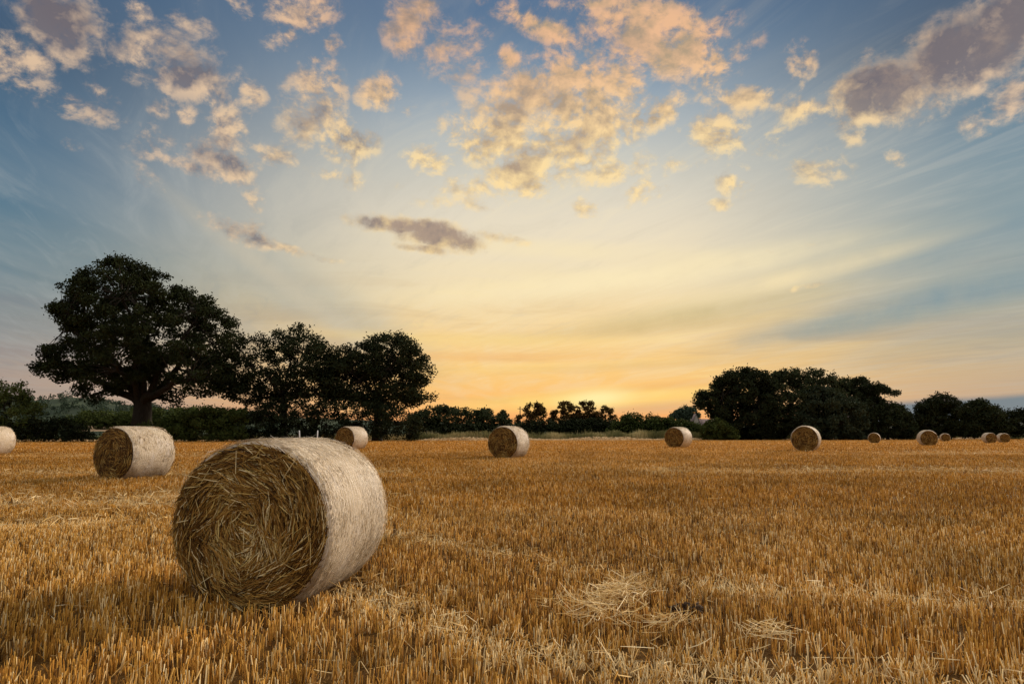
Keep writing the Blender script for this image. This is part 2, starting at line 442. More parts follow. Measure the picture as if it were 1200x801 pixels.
M = {}
def make_materials():
    # standing stubble: orange gold, paler where the straw has bleached
    M['stubble'] = tone_material('stubble_straw', [(0.0, (0.08, 0.034, 0.007)), (0.4, (0.45, 0.202, 0.028)), (0.7, (0.68, 0.365, 0.068)), (1.0, (0.86, 0.67, 0.36))],
                                 0.7, 0.12, 0.14, patch=(0.55, 0.80, 1.12))
    M['loose'] = tone_material('loose_straw', [(0.0, (0.40, 0.22, 0.06)), (0.5, (0.66, 0.44, 0.16)), (1.0, (0.84, 0.68, 0.40))], 0.6, 0.15, 0.1)
    M['swath'] = tone_material('swath_straw', [(0.0, (0.42, 0.27, 0.11)), (1.0, (0.78, 0.60, 0.36))], 0.7, 0.2, 0.1)
    M['face'] = tone_material('bale_end_straw', [(0.0, (0.040, 0.018, 0.004)), (0.35, (0.205, 0.096, 0.018)), (0.65, (0.40, 0.225, 0.050)), (0.88, (0.54, 0.40, 0.14)), (1.0, (0.74, 0.61, 0.34))],
                              0.65, 0.14, 0.0)
    M['fibre'] = tone_material('bale_side_straw', [(0.0, (0.10, 0.060, 0.026)), (0.35, (0.42, 0.295, 0.155)), (0.7, (0.73, 0.595, 0.405)), (1.0, (0.86, 0.78, 0.65))], 0.6, 0.3, 0.06)
    # net wrap over pale straw
    m, N, out = material('net_wrap_straw')
    p = obj_pos(N)
    s = N.sep(p)
    ang = N.math('ARCTAN2', s[0], s[2])
    q = N.xyz(N.math('MULTIPLY', ang, 0.64), s[1], 0.0)
    n1 = N.noise(N.vmath('MULTIPLY', q, (22.0, 120.0, 1.0)), 1.0, 5, 0.65, 1.2)
    n2 = N.noise(q, 3.2, 4, 0.6)
    n3 = N.noise(N.vmath('MULTIPLY', q, (90.0, 60.0, 1.0)), 1.0, 2, 0.5)
    col = N.ramp(N.math('ADD', N.math('MULTIPLY', n1, 0.75), N.math('MULTIPLY', n3, 0.25)),
                 [(0.32, (0.13, 0.080, 0.038)), (0.45, (0.42, 0.31, 0.185)), (0.58, (0.57, 0.465, 0.33)), (0.72, (0.74, 0.67, 0.57))], 'LINEAR')
    col = N.mix(N.math('MULTIPLY', N.step(n2, 0.45, 0.7), 0.35), col, (0.60, 0.55, 0.52))
    # the net: fine pale threads round the bale with slanting ties between them
    t1 = N.step(N.math('ABSOLUTE', N.math('SUBTRACT', N.math('FRACT', N.math('MULTIPLY', s[1], 38.0)), 0.5)), 0.42, 0.47)
    z1 = N.math('ADD', N.math('MULTIPLY', s[1], 19.0), N.math('MULTIPLY', ang, 9.0))
    t2 = N.step(N.math('ABSOLUTE', N.math('SUBTRACT', N.math('FRACT', z1), 0.5)), 0.44, 0.48)
    net = N.math('MULTIPLY', N.math('MAXIMUM', t1, t2), 0.45)
    col = N.mix(net, col, (0.80, 0.79, 0.78))
    surface(N, out, col, 0.65, 0.3, 0.0, bump=N.math('ADD', n1, N.math('MULTIPLY', net, 0.3)), bdist=0.012, bstr=0.8)
    M['wrap'] = m
    # core under the loose ends
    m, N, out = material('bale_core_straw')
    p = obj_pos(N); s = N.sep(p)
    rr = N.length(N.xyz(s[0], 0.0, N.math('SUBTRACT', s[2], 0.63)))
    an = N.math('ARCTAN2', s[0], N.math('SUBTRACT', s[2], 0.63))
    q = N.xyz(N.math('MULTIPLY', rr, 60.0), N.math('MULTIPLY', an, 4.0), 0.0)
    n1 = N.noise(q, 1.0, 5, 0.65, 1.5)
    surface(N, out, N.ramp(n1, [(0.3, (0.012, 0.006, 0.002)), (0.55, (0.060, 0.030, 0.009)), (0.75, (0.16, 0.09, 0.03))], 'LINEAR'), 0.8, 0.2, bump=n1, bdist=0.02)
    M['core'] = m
    # foliage of several kinds
    def leaf(name, a, b, trans=0.16):
        m, N, out = material(name)
        col = N.ramp(tone_node(N), [(0.0, a), (1.0, b)], 'LINEAR')
        surface(N, out, col, 0.85, 0.03, trans, N.mix(0.5, col, (0.05, 0.055, 0.01)))
        M[name] = m
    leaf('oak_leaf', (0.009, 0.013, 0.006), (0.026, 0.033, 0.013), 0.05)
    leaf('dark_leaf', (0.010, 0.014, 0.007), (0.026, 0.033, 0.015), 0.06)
    leaf('wood_leaf', (0.016, 0.022, 0.010), (0.045, 0.055, 0.026), 0.08)
    leaf('grey_leaf', (0.024, 0.034, 0.020), (0.060, 0.075, 0.045), 0.08)
    leaf('bush_leaf', (0.026, 0.038, 0.010), (0.085, 0.105, 0.030), 0.12)
    leaf('thin_leaf', (0.040, 0.022, 0.009), (0.095, 0.045, 0.016), 0.5)  # red-brown leaf colour imitates sunset glow coming through the crowns
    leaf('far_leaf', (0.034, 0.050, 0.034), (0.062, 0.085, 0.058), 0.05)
    M['verge'] = tone_material('tall_grass_blades', [(0.0, (0.05, 0.062, 0.022)), (0.5, (0.15, 0.145, 0.055)), (0.8, (0.32, 0.27, 0.12)), (1.0, (0.50, 0.42, 0.22))], 0.7, 0.2, 0.15)
    m, N, out = material('bark')
    n = N.noise(N.vmath('MULTIPLY', obj_pos(N), (6.0, 6.0, 1.2)), 1.0, 6, 0.65)
    surface(N, out, N.ramp(n, [(0.3, (0.010, 0.008, 0.006)), (0.7, (0.034, 0.028, 0.021))], 'LINEAR'), 0.9, 0.15, bump=n, bdist=0.05)
    M['bark'] = m
    def plain(name, base, rough=0.7, var=0.25, scale=8.0):
        m, N, out = material(name)
        n = N.noise(obj_pos(N), scale, 5, 0.6)
        surface(N, out, N.mix(N.step(n, 0.3, 0.7), tuple(c * (1 - var) for c in base), tuple(min(1, c * (1 + var)) for c in base)), rough, 0.25, bump=n, bdist=0.005)
        M[name] = m
    plain('render_wall', (0.34, 0.30, 0.26), 0.9, 0.12)
    plain('roof_tile', (0.16, 0.12, 0.115), 0.9, 0.2)
    plain('dark_glass', (0.03, 0.035, 0.04), 0.2, 0.1)
    plain('frame_paint', (0.6, 0.58, 0.54), 0.6, 0.1)
    plain('brick', (0.22, 0.12, 0.08), 0.9, 0.2)
    plain('white_stake', (0.78, 0.77, 0.74), 0.6, 0.06, 20)
    plain('pole_wood', (0.06, 0.05, 0.04), 0.85, 0.2)
    plain('clod_soil', (0.050, 0.030, 0.016), 1.0, 0.6, 45)

    # the land: soil and chaff under the stubble, the same gold far off, rough grass beyond the field
    m, N, out = material('field_ground')
    p = world_pos(N); s = N.sep(p)
    n1 = N.noise(p, 9.0, 6, 0.68)
    n2 = N.noise(N.vmath('MULTIPLY', p, (0.10, 0.45, 1.0)), 1.0, 5, 0.6)
    n3 = N.noise(p, 55.0, 4, 0.7)
    n4 = N.noise(N.vmath('MULTIPLY', p, (0.9, 3.2, 1.0)), 1.0, 5, 0.7)
    soil = N.ramp(n1, [(0.32, (0.020, 0.011, 0.005)), (0.58, (0.060, 0.031, 0.011)), (0.78, (0.19, 0.100, 0.030))], 'LINEAR')
    soil = N.mix(N.math('MULTIPLY', N.step(n3, 0.55, 0.68), 0.45), soil, (0.50, 0.31, 0.12))
    gold = N.ramp(N.math('ADD', N.math('MULTIPLY', n2, 0.55), N.math('MULTIPLY', n4, 0.45)),
                  [(0.34, (0.29, 0.132, 0.023)), (0.50, (0.45, 0.215, 0.040)), (0.66, (0.64, 0.36, 0.10))], 'LINEAR')
    far = N.step(s[1], 14.0, 45.0, 0.10, 1.0)
    field = N.mix(far, soil, gold)
    grass = N.ramp(n1, [(0.3, (0.028, 0.036, 0.014)), (0.7, (0.085, 0.095, 0.035))], 'LINEAR')
    fc = N.new('ShaderNodeFloatCurve')
    e = N.ramp(N.math('MULTIPLY_ADD', s[0], 1 / 440.0, 0.5), [((x + 220) / 440, (float(edge_y(x)) / 200.0,) * 3) for x in (-200, -80, -17, 16, 120, 219)], 'LINEAR')
    N.t.nodes.remove(fc)
    ed = N.math('SUBTRACT', s[1], N.math('MULTIPLY', N.sep(e)[0], 200.0))
    out_f = N.step(N.math('ADD', ed, N.math('MULTIPLY', N.math('SUBTRACT', n4, 0.5), 4.0)), -0.4, 0.8)
    surface(N, out, N.mix(out_f, field, grass), 0.95, 0.03, bump=N.math('ADD', n1, N.math('MULTIPLY', n3, 0.4)), bdist=0.03)
    M['ground'] = m
    m, N, out = material('hill_pasture')
    n = N.noise(obj_pos(N), 0.03, 6, 0.6)
    surface(N, out, N.ramp(n, [(0.35, (0.030, 0.042, 0.028)), (0.65, (0.07, 0.09, 0.05))], 'LINEAR'), 0.95, 0.1)
    M['hill'] = m
    m, N, out = material('far_stubble')
    n = N.noise(N.vmath('MULTIPLY', obj_pos(N), (0.05, 0.3, 1.0)), 1.0, 5, 0.6)
    surface(N, out, N.ramp(n, [(0.35, (0.19, 0.13, 0.075)), (0.65, (0.28, 0.20, 0.12))], 'LINEAR'), 0.95, 0.1)
    M['far_field'] = m

# ---------------------------------------------------------------- ground
def build_ground():
    xs = np.unique(np.concatenate([np.linspace(-60, 60, 121), np.linspace(-300, 300, 101), [-4000, -2000, -1000, -600, 600, 1000, 2000, 4000]]))
    ys = np.unique(np.concatenate([np.linspace(-10, 60, 141), np.linspace(60, 220, 81), np.linspace(-60, -10, 11), [-4000, -1500, -600, -200, 300, 400, 700, 1200, 2500, 5000]]))
    X, Y = np.meshgrid(xs, ys)
    Z = tz(X, Y)
    near = np.exp(-((np.hypot(X, Y - 8) / 25) ** 2))
    v = np.stack([X, Y, Z], -1).reshape(-1, 3)
    w = len(xs); i = np.arange((len(ys) - 1) * w).reshape(len(ys) - 1, w)[:, :-1].ravel()
    f = np.stack([i, i + 1, i + 1 + w, i + w], -1)
    o = mesh_obj('ground', v, f, M['ground'], smooth=True)
    tag(o, 'stubble field ground, gold with dark soil, running to the hedges', 'ground', kind='structure')
    # a rising field seen past the hedge and a wooded hill behind it
    a, b, c, d = at(84, 505.5, 150), at(160, 504.5, 150), at(165, 498.6, 290), at(94, 499.4, 290)
    n = 12; v = []
    for i in range(n + 1):
        for j in range(n + 1):
            u, w_ = i / n, j / n
            p = (a * (1 - u) + b * u) * (1 - w_) + (d * (1 - u) + c * u) * w_
            v.append(p + np.array([0, 0, 0.25 * math.sin(5 * u) * w_]))
    f = [[i * (n + 1) + j, (i + 1) * (n + 1) + j, (i + 1) * (n + 1) + j + 1, i * (n + 1) + j + 1] for i in range(n) for j in range(n)]
    o = mesh_obj('far_field', v, np.array(f), M['far_field'], smooth=True)
    tag(o, 'pale strip of a farther stubble field seen through the gap in the hedge', 'field', kind='structure')
    ridge = [(-420, 478), (-200, 470), (-60, 463), (40, 466), (85, 462), (130, 470), (200, 477), (300, 484), (420, 489), (560, 493), (760, 495), (1000, 496), (1300, 490), (1600, 492)]
    px = np.linspace(-420, 1600, 160)
    py = np.interp(px, [r[0] for r in ridge], [r[1] for r in ridge]) + 3.0
    D0, D1 = 420.0, 640.0
    rows = []
    for k, u in enumerate(np.linspace(0, 1, 9)):
        Y = D0 + (D1 - D0) * u
        for a_, b_ in zip(px, py):
            top = at(a_, b_, D1)
            base = at(a_, 508, Y)
            z = -0.5 + (top[2] + 0.5) * (u * u * (3 - 2 * u))
            rows.append((base[0], Y, z))
    for a_, b_ in zip(px, py):
        top = at(a_, b_, D1); rows.append((at(a_, 508, D1 + 300)[0], D1 + 300, -1.0))
    w = len(px); i = np.arange(9 * w).reshape(9, w)[:, :-1].ravel()
    f = np.stack([i, i + 1, i + 1 + w, i + w], -1)
    o = mesh_obj('hill', np.array(rows), f, M['hill'], smooth=True)
    tag(o, 'low blue green hill far behind the oak', 'hill', kind='structure')

# ---------------------------------------------------------------- straw ribbons
def ribbons(bag, c, t, n, L, W, tone, bend=0.0, segs=2, rollsd=0.6):
    """flat strands: centres c, direction t, surface normal n, length L, width W"""
    k = len(c)
    t = unit(t); s = unit(np.cross(n, t))
    roll = rng.normal(0, rollsd, (k, 1))
    s2 = unit(s * np.cos(roll) + n * np.sin(roll))
    b = (rng.normal(0, 1, (k, 1)) * bend)
    us = np.linspace(-0.5, 0.5, segs + 1)
    V = []
    for u in us:
        mid = c + t * (L[:, None] * u) + s * (b * L[:, None] * (u * u - 0.1))
        w = W[:, None] * (0.5 if abs(u) < 0.49 else 0.32)
        V += [mid - s2 * w, mid + s2 * w]
    V = np.stack(V, 1)                       # k, 2(segs+1), 3
    m = 2 * (segs + 1)
    base = (np.arange(k) * m)[:, None]
    F = []
    for j in range(segs):
        F.append(base + np.array([2 * j, 2 * j + 1, 2 * j + 3, 2 * j + 2]))
    bag.add(V.reshape(-1, 3), np.concatenate(F), np.repeat(tone, m))

# ---------------------------------------------------------------- bales
def bale_radius(th, R, seed):
    """outline of a bale end: nearly round, a little flat where it sits (th from +x, z up)"""
    r = R * (1 + 0.008 * np.sin(2 * th + seed) + 0.006 * np.sin(3 * th + 2 * seed) + 0.004 * np.sin(7 * th + seed))
    z = np.sin(th) * r
    lim = -R * 0.955
    return np.where(z < lim, r * lim / np.minimum(z, -1e-6), r)

def make_bale(R, L, detail, seed, fibres):
    global rng
    rng = np.random.default_rng(seed)
    root = empty('straw_bale', (0, 0, 0))
    zc = R * 0.955
    nt, ny = (160, 26) if detail > 1 else (72, 12)
    th = np.linspace(0, 2 * np.pi, nt, endpoint=False)
    yy = np.linspace(0, 1, ny)
    V = []
    for j, u in enumerate(yy):
        e = min(u, 1 - u) * L
        inset = 0.035 * max(0.0, 1 - e / 0.06) ** 2
        bulge = 0.012 * math.sin(math.pi * u)
        r = bale_radius(th, R, seed) - inset + bulge
        jig = np.array([mnoise.noise(Vector((math.cos(a) * 3.5 + seed, math.sin(a) * 3.5, u * L * 4))) for a in th]) * 0.012
        jig += np.array([mnoise.noise(Vector((math.cos(a) * 1.3, math.sin(a) * 1.3 + seed, u * L * 1.2))) for a in th]) * 0.016
        r = r + jig
        z = np.maximum(np.sin(th) * r, -zc)
        V.append(np.stack([np.cos(th) * r, np.full(nt, u * L), z + zc], -1))
    V = np.concatenate(V)
    i = np.arange((ny - 1) * nt); j = (i // nt) * nt + (i % nt + 1) % nt
    wrap = mesh_obj('net_wrap', V, np.stack([i, i + nt, j + nt, j], -1), M['wrap'], root, smooth=True)
    kids = [wrap]
    # straw caught in and under the wrap
    bag = Bag()
    k = fibres
    a = rng.uniform(-0.35 * np.pi, 1.35 * np.pi, k); u = rng.uniform(0.012, 0.988, k)
    n = np.stack([np.cos(a), np.zeros(k), np.sin(a)], -1)
    tdir = np.stack([-np.sin(a), np.zeros(k), np.cos(a)], -1)
    sk = rng.normal(0.15, 0.50, k)
    t = tdir * np.cos(sk)[:, None] + np.array([0, 1.0, 0]) * np.sin(sk)[:, None] + n * rng.normal(0, 0.02, k)[:, None]
    big = 1.0 if detail > 1 else 2.0
    Ls = rng.uniform(0.015, 0.055, k) * (1.0 if detail > 1 else 1.7)
    rr = bale_radius(a, R, seed) + 0.012 + rng.uniform(-0.010, 0.006, k) - 0.03 * np.clip(1 - np.minimum(u, 1 - u) * L / 0.05, 0, 1) ** 2
    c = n * rr[:, None]; c[:, 1] = u * L; c[:, 2] = np.maximum(c[:, 2], -zc + 0.01) + zc
    ribbons(bag, c, t, n, Ls, rng.uniform(0.0018, 0.0048, k) * big, np.clip(np.where(rng.random(k) < 0.15, rng.normal(0.14, 0.10, k), rng.normal(0.58 if detail > 1 else 0.50, 0.22, k) + 0.42 * np.array([mnoise.noise(Vector((math.cos(p_) * 1.9 + seed, math.sin(p_) * 1.9, q_ * 2.4))) for p_, q_ in zip(a, u)])), 0, 1), 0.15, 2, 0.3)
    if detail > 1:      # loose wisps standing out from the wrap and along its rims
        k = 220
        a = rng.uniform(-0.2 * np.pi, 1.2 * np.pi, k); u = np.where(rng.random(k) < 0.35, rng.choice([0.01, 0.99], k), rng.uniform(0.03, 0.97, k))
        n = np.stack([np.cos(a), np.zeros(k), np.sin(a)], -1)
        tdir = np.stack([-np.sin(a), np.zeros(k), np.cos(a)], -1) * rng.choice([-1, 1], k)[:, None]
        t = unit(tdir + n * rng.uniform(0.05, 0.55, k)[:, None] + np.stack([np.zeros(k), rng.normal(0, .4, k), np.zeros(k)], -1))
        Ls = rng.uniform(0.03, 0.09, k)
        c = n * (bale_radius(a, R, seed) + 0.012)[:, None] + t * (Ls * 0.42)[:, None]; c[:, 1] += u * L; c[:, 2] += zc
        ribbons(bag, c, t, n, Ls, rng.uniform(0.002, 0.004, k), np.clip(rng.normal(0.8, 0.15, k), 0, 1), 0.2)
    fb = bag.build('side_straw', M['fibre'], wrap)
    KIDS[wrap.name] = [fb]
    if detail > 1:      # the threads of the net, drawn tight round the bale
        bag = Bag()
        m = 150
        ph = np.linspace(-0.32 * np.pi, 1.32 * np.pi, m)
        for u in np.linspace(0.03, 0.97, 34):
            r = bale_radius(ph, R, seed) + 0.020 + 0.012 * math.sin(math.pi * u) - 0.004 + 0.004 * np.sin(ph * 9 + u * 40)
            yv = u * L + 0.004 * np.sin(ph * 5 + u * 60)
            w = 0.0011
            zz = np.maximum(np.sin(ph) * r, -zc) + zc
            V = np.concatenate([np.stack([np.cos(ph) * r, yv - w, zz], -1), np.stack([np.cos(ph) * r, yv + w, zz], -1)])
            i = np.arange(m - 1)
            bag.add(V, np.stack([i, i + 1, i + 1 + m, i + m], -1), 0.92)
        KIDS[wrap.name].append(bag.build('net_threads', M['fibre'], wrap))
    # the two ends: coiled straw
    for end in (0, 1):
        sgn = -1.0 if end == 0 else 1.0
        y0 = 0.0 if end == 0 else L
        nr = 26 if detail > 1 else 9
        rs = np.linspace(0, 1, nr)
        V = [np.array([[0, y0 + sgn * 0.0, zc]])]
        for q in rs[1:]:
            r = (bale_radius(th, R, seed) - 0.03) * q
            z = np.maximum(np.sin(th) * r, -zc + 0.003)
            dome = np.array([0.045 * (1 - q ** 3) + 0.018 * mnoise.noise(Vector((math.cos(b) * q * 5 + seed * 3, math.sin(b) * q * 5, end * 7.0))) + 0.012 * mnoise.noise(Vector((q * 26, seed, b * 1.2))) for b in th])
            dome = dome * min(1.0, (1 - q) * 8 + 0.15) - 0.006
            V.append(np.stack([np.cos(th) * r, y0 + sgn * dome, z + zc], -1))
        V = np.concatenate(V)
        F4 = []
        for j in range(nr - 2):
            i = np.arange(nt); o_ = 1 + j * nt
            F4.append(np.stack([o_ + i, o_ + (i + 1) % nt, o_ + nt + (i + 1) % nt, o_ + nt + i], -1))
        i = np.arange(nt); tri = np.stack([np.zeros(nt, int), 1 + i, 1 + (i + 1) % nt], -1)
        core = mesh_obj('straw_end', V, [np.concatenate(F4), tri], M['core'], root, smooth=True)
        kids.append(core)
        bag = Bag()
        k = (13000 if end == 0 else 2000) if detail > 1 else 1500
        q = np.sqrt(rng.uniform(0.0, 0.985, k)) * 0.985
        b = rng.uniform(0, 2 * np.pi, k)
        off = 0.16 * R                              # the coil winds round a point a little low of the middle
        ux, uz = np.cos(b) * q, np.sin(b) * q
        vx, vz = ux - 0.02, uz + 0.16 * (1 - q)
        tang = np.stack([-vz, np.zeros(k), vx], -1)
        inner = np.clip(1.15 - q * 1.0, 0.1, 1)
        flow = np.array([mnoise.noise(Vector((x_ * 2.6 + seed * 2, z_ * 2.6, 5.0 + end))) + 0.6 * mnoise.noise(Vector((x_ * 6.0, z_ * 6.0 + seed, 9.0))) for x_, z_ in zip(ux, uz)])
        lean = rng.normal(0.14, 0.15 + 0.22 * inner ** 2, k) + flow * (0.35 + 1.9 * inner ** 1.5) * np.clip((0.97 - q) * 6, 0, 1)
        ra = unit(np.stack([vx, np.zeros(k), vz], -1)); ta = unit(tang)
        t = ta * np.cos(lean)[:, None] + ra * np.sin(lean)[:, None]
        t[:, 1] = rng.normal(0, 0.10, k)
        dome = 0.045 * (1 - q ** 3) * np.minimum(1, (1 - q) * 8 + 0.15)
        rr = bale_radius(b, R, seed) - 0.022
        Ls = rng.uniform(0.06, 0.30, k) * (0.6 + 0.4 * q) * np.where(q > 0.9, 0.75, 1)
        c = np.stack([ux * rr, y0 + sgn * (dome + rng.uniform(-0.004, 0.036, k)), np.maximum(uz * rr, -zc + 0.012) + zc], -1)
        nrm = np.tile(np.array([0, sgn, 0.0]), (k, 1))
        patchy = np.array([mnoise.noise(Vector((x_ * 2.2 + seed, z_ * 2.2, end * 3.0))) for x_, z_ in zip(ux, uz)])
        tone = np.clip(rng.normal(0.42, 0.31, k) + 0.34 * patchy + np.where(rng.random(k) < 0.08, 0.4, 0), 0, 1)
        wd = rng.uniform(0.0028, 0.0085, k) * (1.0 if detail > 1 else 1.5)
        if detail == 1: Ls = Ls * 0.7; tone = 0.38 + (tone - 0.38) * 0.7
        # keep strands inside the rim
        tipr = np.hypot(c[:, 0] + 0.5 * Ls * t[:, 0], c[:, 2] - zc + 0.5 * Ls * t[:, 2])
        tipl = np.hypot(c[:, 0] - 0.5 * Ls * t[:, 0], c[:, 2] - zc - 0.5 * Ls * t[:, 2])
        ok = (np.maximum(tipr, tipl) < R + 0.006) | ((rng.random(k) < 0.10) & (np.maximum(tipr, tipl) < R + 0.045))
        ok &= (c[:, 2] - 0.5 * Ls * np.abs(t[:, 2]) > -0.02)
        bendk = 0.5
        ribbons(bag, c[ok], t[ok], nrm[ok], Ls[ok], wd[ok], tone[ok], 0.25, 3 if detail > 1 else 2)
        if detail > 1 and end == 0:                 # stray strands lying across the coil
            k = 130
            q = np.sqrt(rng.uniform(0, 0.8, k)); b = rng.uniform(0, 2 * np.pi, k)
            a = rng.uniform(0, np.pi, k)
            c = np.stack([np.cos(b) * q * R, y0 - 0.055 - rng.uniform(0, 0.02, k), np.sin(b) * q * R + zc], -1)
            t = np.stack([np.cos(a), rng.normal(0, 0.12, k), np.sin(a)], -1)
            Ls = rng.uniform(0.06, 0.24, k)
            ok = c[:, 2] > 0.2
            ribbons(bag, c[ok], t[ok], np.tile(np.array([0, -1.0, 0]), (ok.sum(), 1)), Ls[ok], rng.uniform(0.003, 0.006, ok.sum()), np.clip(rng.normal(0.82, 0.16, ok.sum()), 0, 1), 0.08, 3)
        sb = bag.build('loose_straw', M['face'], core)
        KIDS[core.name] = [sb]
    KIDS[root.name] = kids
    return root

BALE_SPOTS = []     # x, y, heading, R, L for keeping stubble out of the way
def place_bale(o, x, y, head, R, L, label, roll=0.0, scale=1.0):
    """x, y: where the middle of the nearer end stands; head: compass direction of the axis, degrees to the right of +Y"""
    o.location = (x, y, float(tz(x, y + 0.4)) - 0.015)
    o.rotation_euler = (0, 0, -math.radians(head))
    o.scale = (scale, scale, scale)
    BALE_SPOTS.append((x, y, math.radians(head), R * scale, L * scale))
    tag(o, label, 'straw bale', 'round straw bales scattered over the stubble field')

def build_bales():
    R, L = 0.645, 1.19
    near = make_bale(R, L, 2, 3, 26000)
    place_bale(near, -1.97, 5.27, 9.46, R, L, 'largest round straw bale, in the foreground, coiled brown end and pale net wrapped side')
    mid = make_bale(R, L, 1, 8, 4200)
    alt = make_bale(R * 0.985, L, 1, 21, 4200)
    spots = [   # frame x of the near end, distance, heading, source, label, scale
        (134, 16.7, 20, mid, 'second largest round straw bale, left of the foreground bale, its pale side turned right', 1.04),
        (-24, 29.2, 8, alt, 'round straw bale cut off by the left edge of the photo', 1.0),
        (404, 36.3, 25, alt, 'round straw bale just above the right shoulder of the foreground bale, before dark hedge', 1.0),
        (589, 26.4, 24, mid, 'round straw bale standing alone in mid field near the photo centre', 1.0),
        (790, 40.9, 39, alt, 'round straw bale below the little pale cottage, pale side facing right', 1.0),
        (943, 34.0, 29, mid, 'larger round straw bale before the dark wood, seen almost end on', 1.0),
        (1024.5, 78.9, 29, alt, 'small distant bale standing alone between two larger bales before the wood', 1.0),
        (1089, 55.0, 19, mid, 'middle sized straw bale on the right, a smaller bale close behind its right side', 1.0),
        (1108.5, 106.9, 22, alt, 'tiny distant bale peeping out right behind the middle sized one', 1.0),
        (1162, 83.7, 12, mid, 'left one of the close pair of small bales near the right edge', 1.0),
        (1178, 91.7, 15, alt, 'right one of the close pair of small bales near the right edge', 1.0)]
    used = set()
    for px, d, head, src, label, sc in spots:
        if src.name in used:
            o = copy_tree(src)
        else:
            o = src; used.add(src.name)
        r = ray(px, 515)
        place_bale(o, r[0] / r[1] * d, d, head, R, L, label, scale=sc)

def outside_bales(x, y, pad=0.0):
    ok = np.ones(len(x), bool)
    for bx, by, h, R, L in BALE_SPOTS:
        u = (x - bx) * math.sin(h) + (y - by) * math.cos(h)
        v = (x - bx) * math.cos(h) - (y - by) * math.sin(h)
        ok &= ~((u > -0.03 + pad) & (u < L + 0.03) & (np.abs(v) < R * 0.70))
    return ok

# ---------------------------------------------------------------- stubble
def vnoise(x, y, s, seed):
    """cheap smooth 2-D value noise, vectorised"""
    g = np.random.default_rng(seed).random((64, 64))
    u, v = x / s + 1000, y / s + 1000
    i, j = np.floor(u).astype(int), np.floor(v).astype(int)
    fu, fv = u - i, v - j
    fu = fu * fu * (3 - 2 * fu); fv = fv * fv * (3 - 2 * fv)
    G = lambda a, b: g[a % 64, b % 64]
    return (G(i, j) * (1 - fu) + G(i + 1, j) * fu) * (1 - fv) + (G(i, j + 1) * (1 - fu) + G(i + 1, j + 1) * fu) * fv

def pale(x, y):
    """where straw was dropped or run over: 0..1"""
    wob = (vnoise(x, y, 2.3, 5) - 0.5) * 1.2
    def band(c, w):
        return np.exp(-((y + wob * w * 1.1 - c) / w) ** 2)
    s = np.zeros_like(x)
    right = 1 / (1 + np.exp(-(x + 0.3) * 2.5))
    left = 1 / (1 + np.exp((x + 2.6) * 1.5))
    s = np.maximum(s, 1.0 * (x > -2.2) * band(np.interp(x, [-2, -1.07, 0, 1.4, 2.8, 5], [6.6, 5.6, 4.35, 3.75, 3.6, 3.5]), 0.36))
    s = np.maximum(s, 0.9 * (x > -1.6) * band(np.interp(x, [-1.5, -0.5, 1.46, 3.8, 7], [8.6, 7.6, 5.9, 5.2, 4.8]), 0.34))
    s = np.maximum(s, 0.8 * left * band(10.2 + 0.15 * x, 0.9))
    s = np.maximum(s, 0.9 * left * band(13.5 + 0.12 * x, 1.0))
    s = np.maximum(s, 0.7 * band(19.0 + 0.05 * x, 0.8) * (vnoise(x, y, 6, 9) > 0.4))
    s = np.maximum(s, 0.6 * band(29 + 0.05 * x, 1.2) * (vnoise(x, y, 9, 19) > 0.45))
    return s * (0.35 + 0.9 * vnoise(x, y, 0.6, 3)).clip(0, 1)

